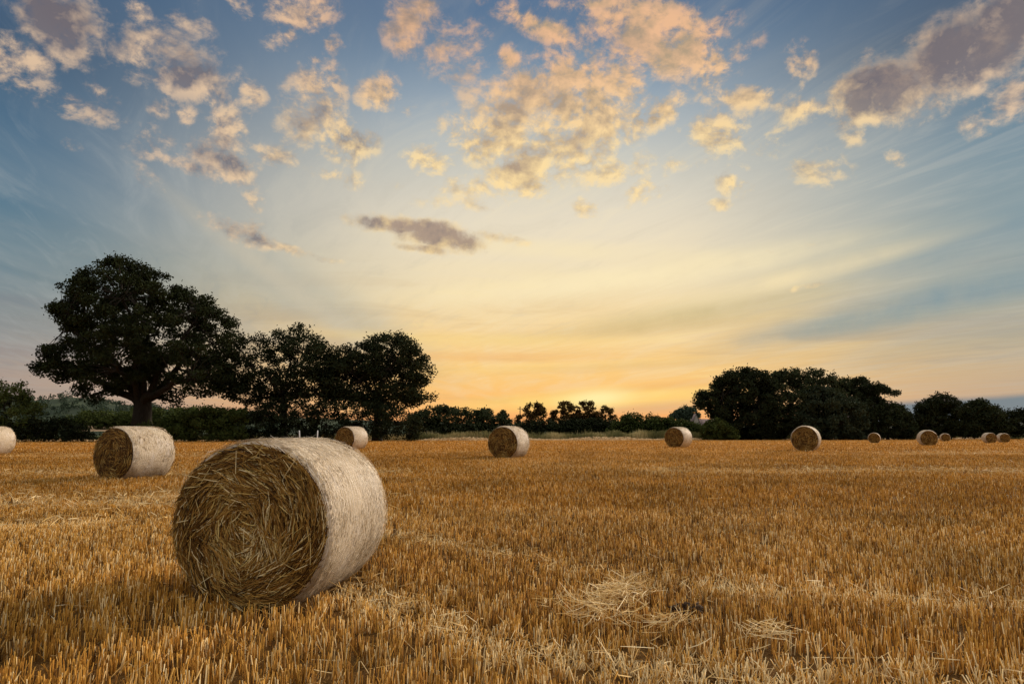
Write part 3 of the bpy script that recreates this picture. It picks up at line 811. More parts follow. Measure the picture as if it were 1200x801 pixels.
def build_stubble():
    bag = Bag()
    row_dir = math.radians(78)                       # drill rows run nearly across the view
    ca, sa = math.sin(row_dir), math.cos(row_dir)
    def scatter(y0, y1, dens, tuft, width, hgt, sides, margin=1.5):
        half1 = 0.80 * y1 + margin
        k = int((y1 - y0) * 2 * half1 * dens)
        y = rng.uniform(y0, y1, k); x = rng.uniform(-half1, half1, k)
        keep = np.abs(x) < 0.80 * y + margin
        x, y = x[keep], y[keep]
        # pull to rows
        pitch = 0.16
        across = x * -sa + y * ca
        row = np.round(across / pitch)
        jit = rng.normal(0, 0.024, len(x))
        strength = np.where(y < 14, 1.0, 0.0)
        d = (row * pitch + jit - across) * strength
        x = x - sa * d; y = y + ca * d
        gap = vnoise(x, y, 0.30, 31) * 0.6 + vnoise(x, y, 1.4, 32) * 0.4
        keep = (gap > 0.12 + 0.14 * rng.random(len(x))) & outside_bales(x, y) & (y < edge_y(x) - 0.5)
        x, y = x[keep], y[keep]
        k = len(x)
        # tufts
        n = tuft
        x = np.repeat(x, n) + rng.normal(0, 0.016 if n > 2 else 0.02, k * n); y = np.repeat(y, n) + rng.normal(0, 0.013, k * n)
        tn = np.repeat(rng.normal(0, 0.13, k), n)
        k *= n
        pl = pale(x, y)
        big = vnoise(x, y, 3.5, 41) - 0.5
        h = hgt * np.clip(rng.normal(1.0, 0.17, k) + 0.25 * big, 0.45, 1.5) * (1 - 0.30 * pl)
        lean = np.abs(rng.normal(0, 0.15, k)) + np.where(rng.random(k) < 0.08, rng.uniform(0.2, 0.8, k), 0) + pl * np.abs(rng.normal(0, 0.55, k))
        la = rng.uniform(0, 2 * np.pi, k)
        dx, dy, dz = np.sin(lean) * np.cos(la), np.sin(lean) * np.sin(la), np.cos(lean)
        w = width * rng.uniform(0.65, 1.25, k)
        tone = np.clip(0.46 + tn + rng.normal(0, 0.24, k) + 0.16 * big + 0.30 * pl + 0.30 * pl * rng.random(k) + np.where(rng.random(k) < 0.05, 0.3, 0), 0, 1)
        z = tz(x, y) - 0.01
        base = np.stack([x, y, z], -1); top = base + np.stack([dx, dy, dz], -1) * h[:, None]
        a0 = rng.uniform(0, 2 * np.pi, k)
        V = []
        if sides == 3:
            for j in range(3):
                o = np.stack([np.cos(a0 + j * 2.094), np.sin(a0 + j * 2.094), np.zeros(k)], -1) * (w * 0.5)[:, None]
                V += [base + o, top + o * 0.85]
            V = np.stack(V, 1); b = (np.arange(k) * 6)[:, None]
            F = np.concatenate([b + np.array(q) for q in ([0, 2, 3, 1], [2, 4, 5, 3], [4, 0, 1, 5])])
            T3 = b + np.array([1, 3, 5])
            bag.add(V.reshape(-1, 3), F, np.repeat(tone, 6)); 
            TT.append((T3 + bag.n - len(V) * 6))
        else:
            o = np.stack([np.cos(a0 * 0.25 - 0.4), np.sin(a0 * 0.25 - 0.4), np.zeros(k)], -1) * (w * 0.5)[:, None]
            V = np.stack([base - o, base + o, top + o * 0.8, top - o * 0.8], 1)
            bag.add(V.reshape(-1, 3), (np.arange(k) * 4)[:, None] + np.arange(4), np.repeat(tone, 4))
    TT = []
    scatter(2.2, 6.5, 195, 6, 0.0072, 0.110, 3)
    scatter(6.5, 11, 185, 6, 0.0074, 0.100, 3)
    scatter(11, 18, 165, 5, 0.0085, 0.094, 2)
    scatter(18, 32, 150, 3, 0.0105, 0.088, 2)
    scatter(32, 60, 85, 1, 0.019, 0.085, 2)
    scatter(60, 165, 9.0, 1, 0.05, 0.10, 2, 4)
    v = np.concatenate(bag.v)
    o = mesh_obj('stubble', v, [np.concatenate(bag.f), np.concatenate(TT)], M['stubble'], None, np.concatenate(bag.t))
    tag(o, 'standing cut stubble stalks, orange gold, covering the whole field', 'stubble', kind='stuff')

    # straw lying on and among the stalks
    bag = Bag()
    def litter(y0, y1, k, lmin, lmax, w, only_pale, zlo, zhi):
        y = np.sqrt(rng.uniform(y0 ** 2, y1 ** 2, k)); x = rng.uniform(-1, 1, k) * (0.80 * y + 1.5)
        p = pale(x, y)
        keep = (rng.random(k) < (p if only_pale else 0.25 + p)) & outside_bales(x, y, -0.1)
        x, y, p = x[keep], y[keep], p[keep]; k = len(x)
        a = rng.uniform(0, 2 * np.pi, k); e = rng.normal(0.05, 0.35, k)
        t = np.stack([np.cos(a) * np.cos(e), np.sin(a) * np.cos(e), np.sin(e)], -1)
        c = np.stack([x, y, tz(x, y) + rng.uniform(zlo, zhi, k)], -1)
        ribbons(bag, c, t, np.tile(np.array([0, 0, 1.0]), (k, 1)), rng.uniform(lmin, lmax, k), w * rng.uniform(0.6, 1.3, k), np.clip(rng.normal(0.45, 0.25, k) + 0.2 * p, 0, 1), 0.22, 3)
    litter(2.4, 9, 9000, 0.05, 0.22, 0.005, False, 0.004, 0.09)
    litter(2.4, 9, 6000, 0.06, 0.25, 0.005, True, 0.03, 0.13)
    litter(9, 32, 60000, 0.08, 0.25, 0.009, True, 0.05, 0.15)
    litter(9, 24, 2500, 0.08, 0.25, 0.009, False, 0.02, 0.13)
    o = bag.build('loose_straw', M['loose'])
    tag(o, 'loose bleached straw lying over the stubble in the wheel tracks', 'straw', kind='stuff')

    # swath of raked straw along the far edge of the field
    bag = Bag()
    k = 26000
    x = rng.uniform(-125, 170, k)
    y = edge_y(x) - 1.6 + rng.normal(0, 0.9, k)
    lump = (vnoise(x, x * 0, 3.0, 77) * 0.5 + vnoise(x, x * 0, 9.0, 78) * 0.5)
    keep = lump > 0.30
    x, y, lump = x[keep], y[keep], lump[keep]; k = len(x)
    prof = np.exp(-((y - edge_y(x) + 1.6) / 0.9) ** 2)
    hgt = prof * np.clip(lump - 0.28, 0, 1) * 1.15
    z = tz(x, y) + hgt * rng.uniform(0.3, 1.0, k) + 0.05
    a = rng.uniform(0, np.pi, k); e = rng.normal(0, 0.3, k)
    t = np.stack([np.cos(a) * np.cos(e), np.sin(a) * np.cos(e), np.sin(e)], -1)
    nn = unit(np.stack([rng.normal(0, .3, k), np.full(k, -0.8), np.full(k, 0.7)], -1))
    ribbons(bag, np.stack([x, y, z], -1), t, nn, rng.uniform(0.25, 0.6, k), rng.uniform(0.06, 0.14, k), rng.random(k), 0.2, 2)
    o = bag.build('straw_swath', M['swath'])
    tag(o, 'pale swath of raked straw along the far edge of the field', 'straw swath', kind='stuff')

def build_heaps():
    for (px, py, r, h, k, lumps, label) in (
            (718, 703, 0.19, 0.14, 520, ((0, 0, 1.0), (0.16, 0.42, 1.0), (-0.12, -0.40, 0.9), (0.05, 0.20, 0.7), (-0.28, -0.05, 0.5)), 'biggest tangled patch of pale loose straw on the stubble right of centre'),
            (787, 724, 0.12, 0.05, 70, ((0, 0, 1.0),), 'small wisp of pale straw below the dark soil clod'),
            (893, 738, 0.10, 0.06, 75, ((0, 0, 1.0), (0.12, 0.12, 0.7)), 'small heap of whitish straw by the right wheel track, farthest right of the heaps')):
        rr = ray(px, py); s = -(EYE - 0.12) / rr[2]
        x, y = rr[0] * s, rr[1] * s
        bag = Bag()
        q = rng.random(k) ** 0.6 * r; a = rng.uniform(0, 2 * np.pi, k)
        w_ = np.array([l[2] for l in lumps]); li = rng.choice(len(lumps), k, p=w_ / w_.sum())
        lx = np.cos(a) * q * 1.3 + np.array([l[0] for l in lumps])[li]; ly = np.sin(a) * q + np.array([l[1] for l in lumps])[li]
        z = 0.03 + (1 - (q / r) ** 2) * h * rng.uniform(0.1, 1.0, k) + 0.07
        b = rng.normal(0.3, 1.2, k); e = rng.normal(0, 0.33, k)
        t = np.stack([np.cos(b) * np.cos(e), np.sin(b) * np.cos(e), np.sin(e)], -1)
        ribbons(bag, np.stack([lx, ly, z], -1), t, np.tile(np.array([0, -0.3, 1.0]), (k, 1)), rng.uniform(0.06, 0.26, k), rng.uniform(0.003, 0.0065, k), np.clip(rng.normal(0.58, 0.28, k), 0, 1), 0.35, 3)
        o = bag.build('straw_heap', M['loose'], loc=(x, y, float(tz(x, y))))
        tag(o, label, 'straw heap', 'little heaps of loose straw in the foreground')
    rr = ray(806, 708); s = -(EYE - 0.10) / rr[2]
    x, y = rr[0] * s, rr[1] * s
    V, F = [], []
    nu, nv = 36, 22
    for j in range(nv):
        for i in range(nu):
            a, b = 2 * math.pi * i / nu, -math.pi / 2 + math.pi * j / (nv - 1)
            d = np.array([math.cos(a) * math.cos(b), math.sin(a) * math.cos(b), math.sin(b)])
            k = 1 + 0.60 * mnoise.noise(Vector(d * 2.1)) + 0.35 * mnoise.noise(Vector(d * 5)) + 0.22 * mnoise.noise(Vector(d * 12))
            V.append(d * np.array([0.11, 0.07, 0.050]) * k)
    for j in range(nv - 1):
        for i in range(nu):
            F.append([j * nu + i, j * nu + (i + 1) % nu, (j + 1) * nu + (i + 1) % nu, (j + 1) * nu + i])
    o = mesh_obj('soil_clod', V, np.array(F), M['clod_soil'], loc=(x, y, float(tz(x, y)) + 0.055))  # dark lump put where the stubble has only a dark hollow
    tag(o, 'dark clod of turned up soil among the stubble, right of the straw clump', 'clod')

# ---------------------------------------------------------------- trees
def in_poly(x, y, P):
    ins = np.zeros(len(x), bool); j = len(P) - 1
    for i in range(len(P)):
        xi, yi = P[i]; xj, yj = P[j]
        c = ((yi > y) != (yj > y)) & (x < (xj - xi) * (y - yi) / (yj - yi + 1e-12) + xi)
        ins ^= c; j = i
    return ins
def poly_dist(x, y, P):
    d = np.full(len(x), 1e9)
    for i in range(len(P)):
        a, b = np.array(P[i]), np.array(P[(i + 1) % len(P)])
        ab = b - a; t = np.clip(((x - a[0]) * ab[0] + (y - a[1]) * ab[1]) / (ab @ ab + 1e-12), 0, 1)
        d = np.minimum(d, np.hypot(x - a[0] - t * ab[0], y - a[1] - t * ab[1]))
    return d

def leaves(bag, c, size, tone):
    k = len(c)
    n = unit(rng.normal(0, 1, (k, 3)) + np.array([0, 0, 0.5]))
    a = unit(np.cross(n, unit(rng.normal(0, 1, (k, 3))))); b = np.cross(n, a)
    s = size * rng.uniform(0.6, 1.35, (k, 1))
    V = np.stack([c - a * s * 0.62, c - b * s * 0.36 + a * s * 0.05, c + a * s * 0.62, c + b * s * 0.36 + a * s * 0.05], 1)
    bag.add(V.reshape(-1, 3), (np.arange(k) * 4)[:, None] + np.arange(4), np.repeat(tone, 4))

def tube(bag, pts, rad, sides=7):
    pts = np.asarray(pts, float); k = len(pts)
    V = []
    up = np.array([0.13, 0.31, 0.94])
    for i in range(k):
        t = unit(pts[min(i + 1, k - 1)] - pts[max(i - 1, 0)])
        a = unit(np.cross(t, up if abs(t @ up) < 0.95 else np.array([1.0, 0, 0]))); b = np.cross(t, a)
        th = np.linspace(0, 2 * np.pi, sides, endpoint=False)
        V.append(pts[i] + rad[i] * (np.cos(th)[:, None] * a + np.sin(th)[:, None] * b))
    i = np.arange((k - 1) * sides); j = (i // sides) * sides + (i % sides + 1) % sides
    bag.add(np.concatenate(V), np.stack([i, j, j + sides, i + sides], -1))

def crown_clumps(P, D, depth, n, r, edge=0.45, flat=0.75, floor=None):
    """clump centres inside an outline of the frame, spread over the depth of a real crown"""
    W = np.array([at(px, py, D)[[0, 2]] for px, py in P])
    lo, hi = W.min(0), W.max(0)
    k = n * 12
    x = rng.uniform(lo[0], hi[0], k); z = rng.uniform(lo[1], hi[1], k)
    ok = in_poly(x, z, W); x, z = x[ok], z[ok]
    e = poly_dist(x, z, W)
    rr = r * rng.uniform(0.65, 1.25, len(x))
    ok = e > edge * rr; x, z, e, rr = x[ok], z[ok], e[ok], rr[ok]
    x, z, e, rr = x[:n], z[:n], e[:n], rr[:n]
    half = depth * np.sqrt(np.clip(1 - (1 - e / max(e.max(), 1e-3)) ** 2, 0.04, 1))
    y = D + half * np.clip(rng.normal(0, 0.62, len(x)), -1, 1)
    k = y / D                                        # keep the crown's outline when boughs reach nearer or farther
    return np.stack([x * k, y, EYE + (z - EYE) * k], -1), rr

def tree(name, label, cat, P, D, depth, n, r, per, leaf, mat, trunk=None, trunk_r=0.3, limbs=8, group=None, edge=0.45, flat=0.72, fork=None, seed=1, tone=(0.2, 0.9), spread=0.5):
    """P: outline of the crown in the frame; D: distance; trunk: frame x of the trunk foot"""
    global rng
    rng = np.random.default_rng(seed)
    cc, rr = crown_clumps(P, D, depth, int(n * 1.75), r, edge, flat)
    P = np.array(P, float)
    tx = trunk if trunk is not None else 0.5 * (P[:, 0].min() + P[:, 0].max())
    fy = fork if fork is not None else P[:, 1].max() - 0.25 * (P[:, 1].max() - P[:, 1].min())
    foot = at(tx, 508, D); foot[2] = float(tz(foot[0], D)) - 0.1
    fk = at(tx, fy, D)
    root = empty(name, foot)
    tag(root, label, cat, group)
    # crown
    bag = Bag()
    cnt = np.maximum(3, (per * (rr / r) ** 2)).astype(int)
    c = np.repeat(cc, cnt, 0); q = np.repeat(rr, cnt)
    ct = np.repeat(rng.uniform(tone[0], tone[1], len(cc)), cnt)
    d = rng.normal(0, 1, (len(c), 3)); d = unit(d) * (rng.random((len(c), 1)) ** 0.45)
    p = c + d * q[:, None] * np.array([1.0, 1.0, flat])
    p[:, 2] = np.maximum(p[:, 2], foot[2] + 0.05)
    leaves(bag, p - foot, leaf, np.clip(ct + rng.normal(0, 0.16, len(p)), 0, 1))
    # sprigs breaking the outline
    k = len(cc) * 5
    i = rng.integers(0, len(cc), k)
    dd = unit(rng.normal(0, 1, (k, 3)) + np.array([0, 0, 0.25]))
    p = cc[i] + dd * (rr[i] * rng.uniform(0.95, 1.35, k))[:, None] * np.array([1, 1, 0.85])
    p[:, 2] = np.maximum(p[:, 2], foot[2] + 0.05)
    leaves(bag, p - foot, leaf * 0.9, np.clip(rng.uniform(*tone, k), 0, 1))
    bag.build('crown', mat, root)
    # trunk and limbs
    tb = Bag()
    def path(a, b, sag, k=6):
        u = np.linspace(0, 1, k)[:, None]
        p = a * (1 - u) + b * u
        p[:, 2] += (sag * np.linalg.norm(b - a) * np.sin(np.pi * u[:, 0]))
        p[1:-1] += rng.normal(0, 0.025 * np.linalg.norm(b - a), (k - 2, 3))
        return p
    h = fk[2] - foot[2]
    hs = np.linspace(0, 1, 6)
    pts = np.stack([foot + (fk - foot) * u + np.array([rng.normal(0, 0.05 * trunk_r), 0, 0]) for u in hs])
    rad = trunk_r * (1.0 + 0.55 * np.exp(-hs * 6)) * (1 - 0.22 * hs)
    tube(tb, pts - foot, rad, 10)
    if limbs and len(cc) > limbs:
        pick = [int(np.argmax(cc[:, 2]))]
        dist = np.linalg.norm(cc - cc[pick[0]], axis=1)
        while len(pick) < limbs:
            j = int(np.argmax(dist)); pick.append(j)
            dist = np.minimum(dist, np.linalg.norm(cc - cc[j], axis=1))
        nodes, nrad = [], []
        for j in pick:
            tgt = fk + (cc[j] - fk) * 0.88
            s0 = foot + (fk - foot) * rng.uniform(0.78, 1.0)
            p = path(s0, tgt, 0.07 if cc[j][2] > fk[2] + 2 else 0.16, 8)
            rd = np.linspace(trunk_r * rng.uniform(0.28, 0.46), trunk_r * 0.06, 8)
            tube(tb, p - foot, rd, 7)
            nodes.append(p[2:]); nrad.append(rd[2:])
        nodes = np.concatenate(nodes); nrad = np.concatenate(nrad)
        for j in range(len(cc)):
            dd = np.linalg.norm(nodes - cc[j], axis=1); q = int(np.argmin(dd))
            if dd[q] < 0.3: continue
            r0 = min(nrad[q] * 0.7, 0.05 + 0.02 * dd[q])
            tube(tb, path(nodes[q], cc[j], 0.05, 4) - foot, np.linspace(r0, 0.02, 4), 4)
    tb.build('trunk', M['bark'], root, smooth=True)
    return root

def build_trees():
    oak = [(38, 429), (42, 413), (55, 402), (70, 397), (72, 388), (66, 377), (53, 365), (60, 355), (63, 340), (70, 330), (84, 327), (90, 318), (101, 314), (112, 305), (123, 304), (140, 299),
           (169, 305), (182, 312), (195, 315), (206, 328), (222, 337), (236, 341), (256, 350), (262, 362), (277, 374), (284, 392), (280, 410), (274, 424), (277, 440), (262, 452),
           (253, 460), (240, 469), (222, 472), (208, 475), (192, 472), (184, 460), (168, 450), (150, 458), (143, 472), (120, 474), (101, 472), (82, 459), (68, 445), (45, 442)]
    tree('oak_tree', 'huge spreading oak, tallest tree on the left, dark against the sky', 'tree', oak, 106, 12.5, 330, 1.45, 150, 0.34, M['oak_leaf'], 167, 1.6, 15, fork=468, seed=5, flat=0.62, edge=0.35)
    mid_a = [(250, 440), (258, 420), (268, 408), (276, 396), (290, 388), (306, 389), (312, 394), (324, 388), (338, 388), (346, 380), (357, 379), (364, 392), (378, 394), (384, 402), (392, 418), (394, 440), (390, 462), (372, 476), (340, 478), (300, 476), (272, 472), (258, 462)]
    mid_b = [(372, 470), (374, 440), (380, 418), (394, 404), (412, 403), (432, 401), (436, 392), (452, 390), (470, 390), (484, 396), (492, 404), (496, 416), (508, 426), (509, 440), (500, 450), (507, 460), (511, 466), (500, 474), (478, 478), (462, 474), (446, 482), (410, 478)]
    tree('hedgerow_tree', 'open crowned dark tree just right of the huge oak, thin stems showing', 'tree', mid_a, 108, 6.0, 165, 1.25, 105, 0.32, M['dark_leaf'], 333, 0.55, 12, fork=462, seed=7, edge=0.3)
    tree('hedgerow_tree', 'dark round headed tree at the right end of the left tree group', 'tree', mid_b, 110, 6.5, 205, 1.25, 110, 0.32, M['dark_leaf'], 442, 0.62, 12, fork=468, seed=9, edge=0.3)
    # hedges and bushes along the left edge of the field
    tree('bush', 'tall round green bush at the left edge of the photo', 'bush', [(-70, 516), (-66, 462), (-40, 448), (-10, 445), (12, 444), (28, 447), (36, 458), (48, 464), (55, 480), (62, 500), (66, 516)], 99, 4.5, 105, 0.95, 90, 0.27, M['bush_leaf'], 10, 0.2, 5, seed=11)
    tree('bramble_thicket', 'low black bramble thicket below the tall round bush, left of the field gap', 'thicket', [(-60, 518), (-60, 498), (10, 494), (40, 489), (70, 487), (88, 490), (98, 500), (112, 508), (116, 518)], 96, 2.0, 90, 0.75, 80, 0.24, M['dark_leaf'], 40, 0.08, 4, seed=12, tone=(0.0, 0.6))
    tree('hedge', 'long dark hedge under the huge oak, right of the field gap', 'hedge', [(112, 517), (118, 509), (140, 505), (165, 496), (190, 490), (214, 484), (240, 478), (262, 476), (288, 480), (292, 517)], 101, 2.6, 165, 0.9, 80, 0.26, M['bush_leaf'], 200, 0.12, 5, seed=13, tone=(0.0, 0.55))
    tree('hedge', 'long dark hedge under the open crowned trees, behind the foreground bale', 'hedge', [(276, 517), (280, 477), (310, 469), (340, 470), (372, 467), (410, 472), (450, 470), (480, 478), (494, 492), (500, 516)], 104, 2.6, 200, 0.9, 80, 0.26, M['dark_leaf'], 390, 0.12, 5, seed=14, tone=(0.1, 0.7))
    tree('bush', 'mid green bushes in the distance behind the huge oak trunk', 'bush', [(60, 504), (70, 488), (95, 482), (120, 478), (135, 484), (150, 478), (200, 478), (235, 472), (262, 480), (270, 505)], 180, 4, 130, 1.6, 70, 0.5, M['bush_leaf'], 150, 0.2, 4, seed=15, tone=(0.1, 0.7))
    tree('hedge', 'low dark bushy hedge between the left tree group and the lone stemmed sapling', 'hedge', [(476, 514), (480, 486), (496, 478), (506, 472), (520, 472), (532, 477), (548, 476), (560, 478), (568, 475), (580, 483), (594, 489), (606, 490), (612, 514)], 142, 4, 150, 1.1, 85, 0.36, M['wood_leaf'], 540, 0.15, 5, seed=16)
    tree('sapling', 'slim sapling with a small tuft of leaves, sticking up from the low hedge', 'sapling', [(582, 488), (585, 482), (591, 480), (596, 486), (593, 491), (586, 491)], 150, 0.7, 12, 0.55, 45, 0.3, M['wood_leaf'], 589, 0.07, 3, seed=17)
    # trees against the sunset
    tree('sunset_tree', 'slight airy tree left of the sunset glow, right of the utility pole', 'tree', [(603, 498), (604, 488), (612, 484), (618, 473), (624, 470), (632, 472), (640, 480), (638, 490), (648, 494), (650, 504), (606, 504)], 190, 3.2, 46, 0.92, 64, 0.42, M['thin_leaf'], 629, 0.2, 7, seed=18, edge=0.2)
    tree('sunset_tree', 'round tree glowing red at its edge right under the sunset', 'tree', [(643, 492), (646, 484), (652, 474), (660, 470), (668, 471), (675, 476), (680, 484), (680, 506), (646, 506)], 190, 3.4, 62, 0.92, 76, 0.42, M['thin_leaf'], 663, 0.24, 7, seed=19, edge=0.2)
    tree('sunset_tree', 'round dark tree just right of the red glowing one, at the sunset', 'tree', [(674, 506), (674, 482), (679, 472), (690, 470), (698, 476), (704, 485), (712, 494), (714, 506)], 188, 3.4, 62, 0.92, 76, 0.42, M['thin_leaf'], 689, 0.24, 7, seed=20, edge=0.2)
    tree('sunset_tree', 'thin airy little tree at the right end of the sunset trees', 'tree', [(702, 488), (703, 478), (709, 472), (716, 475), (720, 485), (724, 490), (714, 496), (706, 494)], 190, 2.0, 18, 0.7, 42, 0.42, M['thin_leaf'], 712, 0.12, 5, seed=21, edge=0.15)
    tree('hedge', 'dark hedge at the foot of the sunset trees', 'hedge', [(600, 514), (606, 494), (630, 491), (660, 490), (690, 489), (712, 490), (728, 494), (744, 514)], 172, 3, 120, 1.2, 70, 0.42, M['dark_leaf'], 668, 0.1, 4, seed=22)
    tree('hedge', 'rounded green hedge between the sunset trees and the cottage', 'hedge', [(704, 514), (714, 498), (722, 492), (732, 485), (746, 483), (760, 485), (776, 488), (790, 490), (804, 491), (814, 494), (822, 498), (824, 514)], 150, 3.2, 135, 1.15, 80, 0.4, M['bush_leaf'], 760, 0.12, 4, seed=23, tone=(0.0, 0.55))
    tree('far_tree', 'distant rounded tree left behind the cottage gable', 'tree', [(782, 494), (786, 484), (794, 478), (804, 476), (813, 477), (820, 484), (822, 496)], 400, 6, 60, 2.2, 60, 0.9, M['far_leaf'], 803, 0.4, 4, seed=24)
    # the wood on the right
    W = 'trees of the dark wood on the right'
    tree('wood_tree', 'left tree of the dark wood, its ragged edge overhanging the cottage', 'tree', [(813, 474), (815, 466), (822, 457), (832, 452), (842, 440), (856, 434), (868, 430), (884, 431), (896, 436), (906, 446), (910, 480), (904, 514), (842, 514), (834, 490), (826, 482), (816, 480)], 134, 6.5, 210, 1.2, 110, 0.36, M['dark_leaf'], 868, 0.5, 8, W, seed=31, edge=0.3)
    tree('wood_tree', 'broad topped tree in the middle of the dark wood', 'tree', [(888, 514), (888, 450), (902, 438), (916, 434), (930, 431), (948, 432), (966, 434), (980, 438), (992, 446), (1000, 470), (1002, 514)], 137, 7, 230, 1.25, 105, 0.36, M['wood_leaf'], 946, 0.5, 7, W, seed=32, edge=0.3)
    tree('wood_tree', 'rounder grey green tree standing in front of the dark wood', 'tree', [(930, 515), (931, 486), (938, 464), (950, 453), (966, 450), (982, 455), (998, 464), (1012, 470), (1018, 484), (1014, 515)], 131, 4.5, 170, 1.05, 100, 0.34, M['grey_leaf'], 972, 0.35, 6, W, seed=33, tone=(0.0, 0.5))
    tree('wood_tree', 'flat topped tree with layered boughs at the right end of the dark wood', 'tree', [(984, 446), (994, 441), (1010, 441), (1022, 445), (1030, 449), (1042, 453), (1053, 460), (1050, 465), (1036, 462), (1026, 461), (1032, 468), (1046, 472), (1060, 478), (1050, 490), (1000, 490), (992, 470)], 140, 4.5, 120, 0.95, 95, 0.34, M['dark_leaf'], 1018, 0.4, 9, W, seed=34, edge=0.3)
    tree('wood_tree', 'low skirt of dark boughs at the right foot of the dark wood', 'tree', [(996, 515), (1004, 484), (1020, 474), (1040, 469), (1056, 473), (1067, 480), (1078, 496), (1082, 515)], 138, 4, 130, 1.1, 95, 0.34, M['wood_leaf'], 1040, 0.3, 6, W, seed=35, tone=(0.0, 0.6))
    tree('bush', 'fresh green bush in front of the cottage, at the left foot of the dark wood', 'bush', [(818, 515), (823, 497), (832, 491), (842, 489), (852, 494), (864, 502), (868, 515)], 129, 2.4, 75, 0.75, 80, 0.3, M['bush_leaf'], 842, 0.1, 4, seed=36)
    G = 'separate trees right of the dark wood'
    tree('field_tree', 'first dark tree right of the dark wood, with a spiky top', 'tree', [(1070, 512), (1072, 478), (1076, 472), (1084, 470), (1088, 461), (1100, 460), (1114, 462), (1120, 467), (1130, 472), (1140, 486), (1144, 512)], 140, 4.5, 150, 1.1, 100, 0.34, M['dark_leaf'], 1106, 0.4, 7, G, seed=37, edge=0.3)
    tree('field_tree', 'second dark tree right of the dark wood, domed top', 'tree', [(1126, 512), (1128, 478), (1136, 469), (1150, 467), (1162, 471), (1172, 477), (1182, 486), (1186, 512)], 143, 4, 135, 1.1, 95, 0.34, M['wood_leaf'], 1152, 0.35, 6, G, seed=38, tone=(0.0, 0.5))
    tree('field_tree', 'low dark trees running out of the photo at the right edge', 'tree', [(1170, 512), (1174, 484), (1186, 479), (1200, 477), (1220, 478), (1236, 486), (1250, 480), (1290, 486), (1300, 512)], 146, 4, 160, 1.15, 90, 0.34, M['dark_leaf'], 1210, 0.3, 6, G, seed=39)
    # distant wood over the hill
    global rng
    rng = np.random.default_rng(50)
    bag = Bag()
    ridge = [(-420, 478), (-200, 470), (-60, 463), (40, 466), (85, 462), (130, 470), (200, 477), (300, 484), (420, 489), (560, 493), (760, 495), (1000, 496), (1300, 490), (1600, 492)]
    k = 900
    px = rng.uniform(-420, 1600, k); u = rng.random(k)
    px[:500] = rng.uniform(-60, 330, 500)
    top = np.interp(px, [r[0] for r in ridge], [r[1] for r in ridge]) + 3
    c = []
    for a, t_, w in zip(px, top, u):
        Y = 440 + 190 * w; ww = (Y - 420) / 220
        zt = at(a, t_, 640)[2]
        c.append((at(a, 508, Y)[0], Y, -0.5 + (zt + 0.5) * (ww * ww * (3 - 2 * ww)) + rng.uniform(0.5, 3.0)))
    c = np.array(c)
    r = rng.uniform(2.0, 4.2, k)
    cnt = 46
    p = np.repeat(c, cnt, 0) + unit(rng.normal(0, 1, (k * cnt, 3))) * (rng.random((k * cnt, 1)) ** 0.45) * np.repeat(r, cnt)[:, None] * np.array([1, 1, 0.8])
    leaves(bag, p, 1.3, np.clip(np.repeat(rng.uniform(0.1, 0.9, k), cnt) + rng.normal(0, 0.15, len(p)), 0, 1))
    o = bag.build('distant_wood', M['far_leaf'])
    tag(o, 'far off wooded hillside, blue green, left behind the oak', 'wood', kind='stuff')
    # tall grass and weeds along the edge of the field
    bag = Bag()
    k = 60000
    x = rng.uniform(-60, 190, k)
    y = edge_y(x) + 0.4 + np.abs(rng.normal(0, 3.0, k))
    pat = vnoise(x, y, 2.5, 61) * 0.6 + vnoise(x, y, 8, 62) * 0.4
    amt = np.interp(x, [-60, -22, -14, 30, 60, 190], [0.5, 0.6, 1.0, 1.0, 0.7, 0.45])
    h = (0.45 + 2.0 * pat * amt) * rng.uniform(0.6, 1.15, k)
    w = rng.uniform(0.05, 0.12, k)
    lean = rng.normal(0, 0.16, (k, 2))
    b = np.stack([x, y, tz(x, y) - 0.02], -1)
    t = b + np.stack([lean[:, 0] * h, lean[:, 1] * h, h], -1)
    o_ = np.stack([w * 0.5, rng.normal(0, 0.02, k), np.zeros(k)], -1)
    V = np.stack([b - o_, b + o_, t + o_ * 0.25, t - o_ * 0.25], 1)
    tone = np.clip(0.56 + 0.9 * (vnoise(x, y, 4, 63) - 0.45) + rng.normal(0, 0.16, k) - 0.25 * (x > 42), 0, 1)
    bag.add(V.reshape(-1, 3), (np.arange(k) * 4)[:, None] + np.arange(4), np.repeat(tone, 4))
    o = bag.build('tall_grass', M['verge'])
    tag(o, 'tall rough grass and weeds along the far edge of the field', 'grass', kind='stuff')

# ---------------------------------------------------------------- cottage, pole, stakes
def box(bag, lo, hi):
    x0, y0, z0 = lo; x1, y1, z1 = hi
    v = [(x0, y0, z0), (x1, y0, z0), (x1, y1, z0), (x0, y1, z0), (x0, y0, z1), (x1, y0, z1), (x1, y1, z1), (x0, y1, z1)]
    bag.add(v, [[0, 3, 2, 1], [4, 5, 6, 7], [0, 1, 5, 4], [1, 2, 6, 5], [2, 3, 7, 6], [3, 0, 4, 7]])

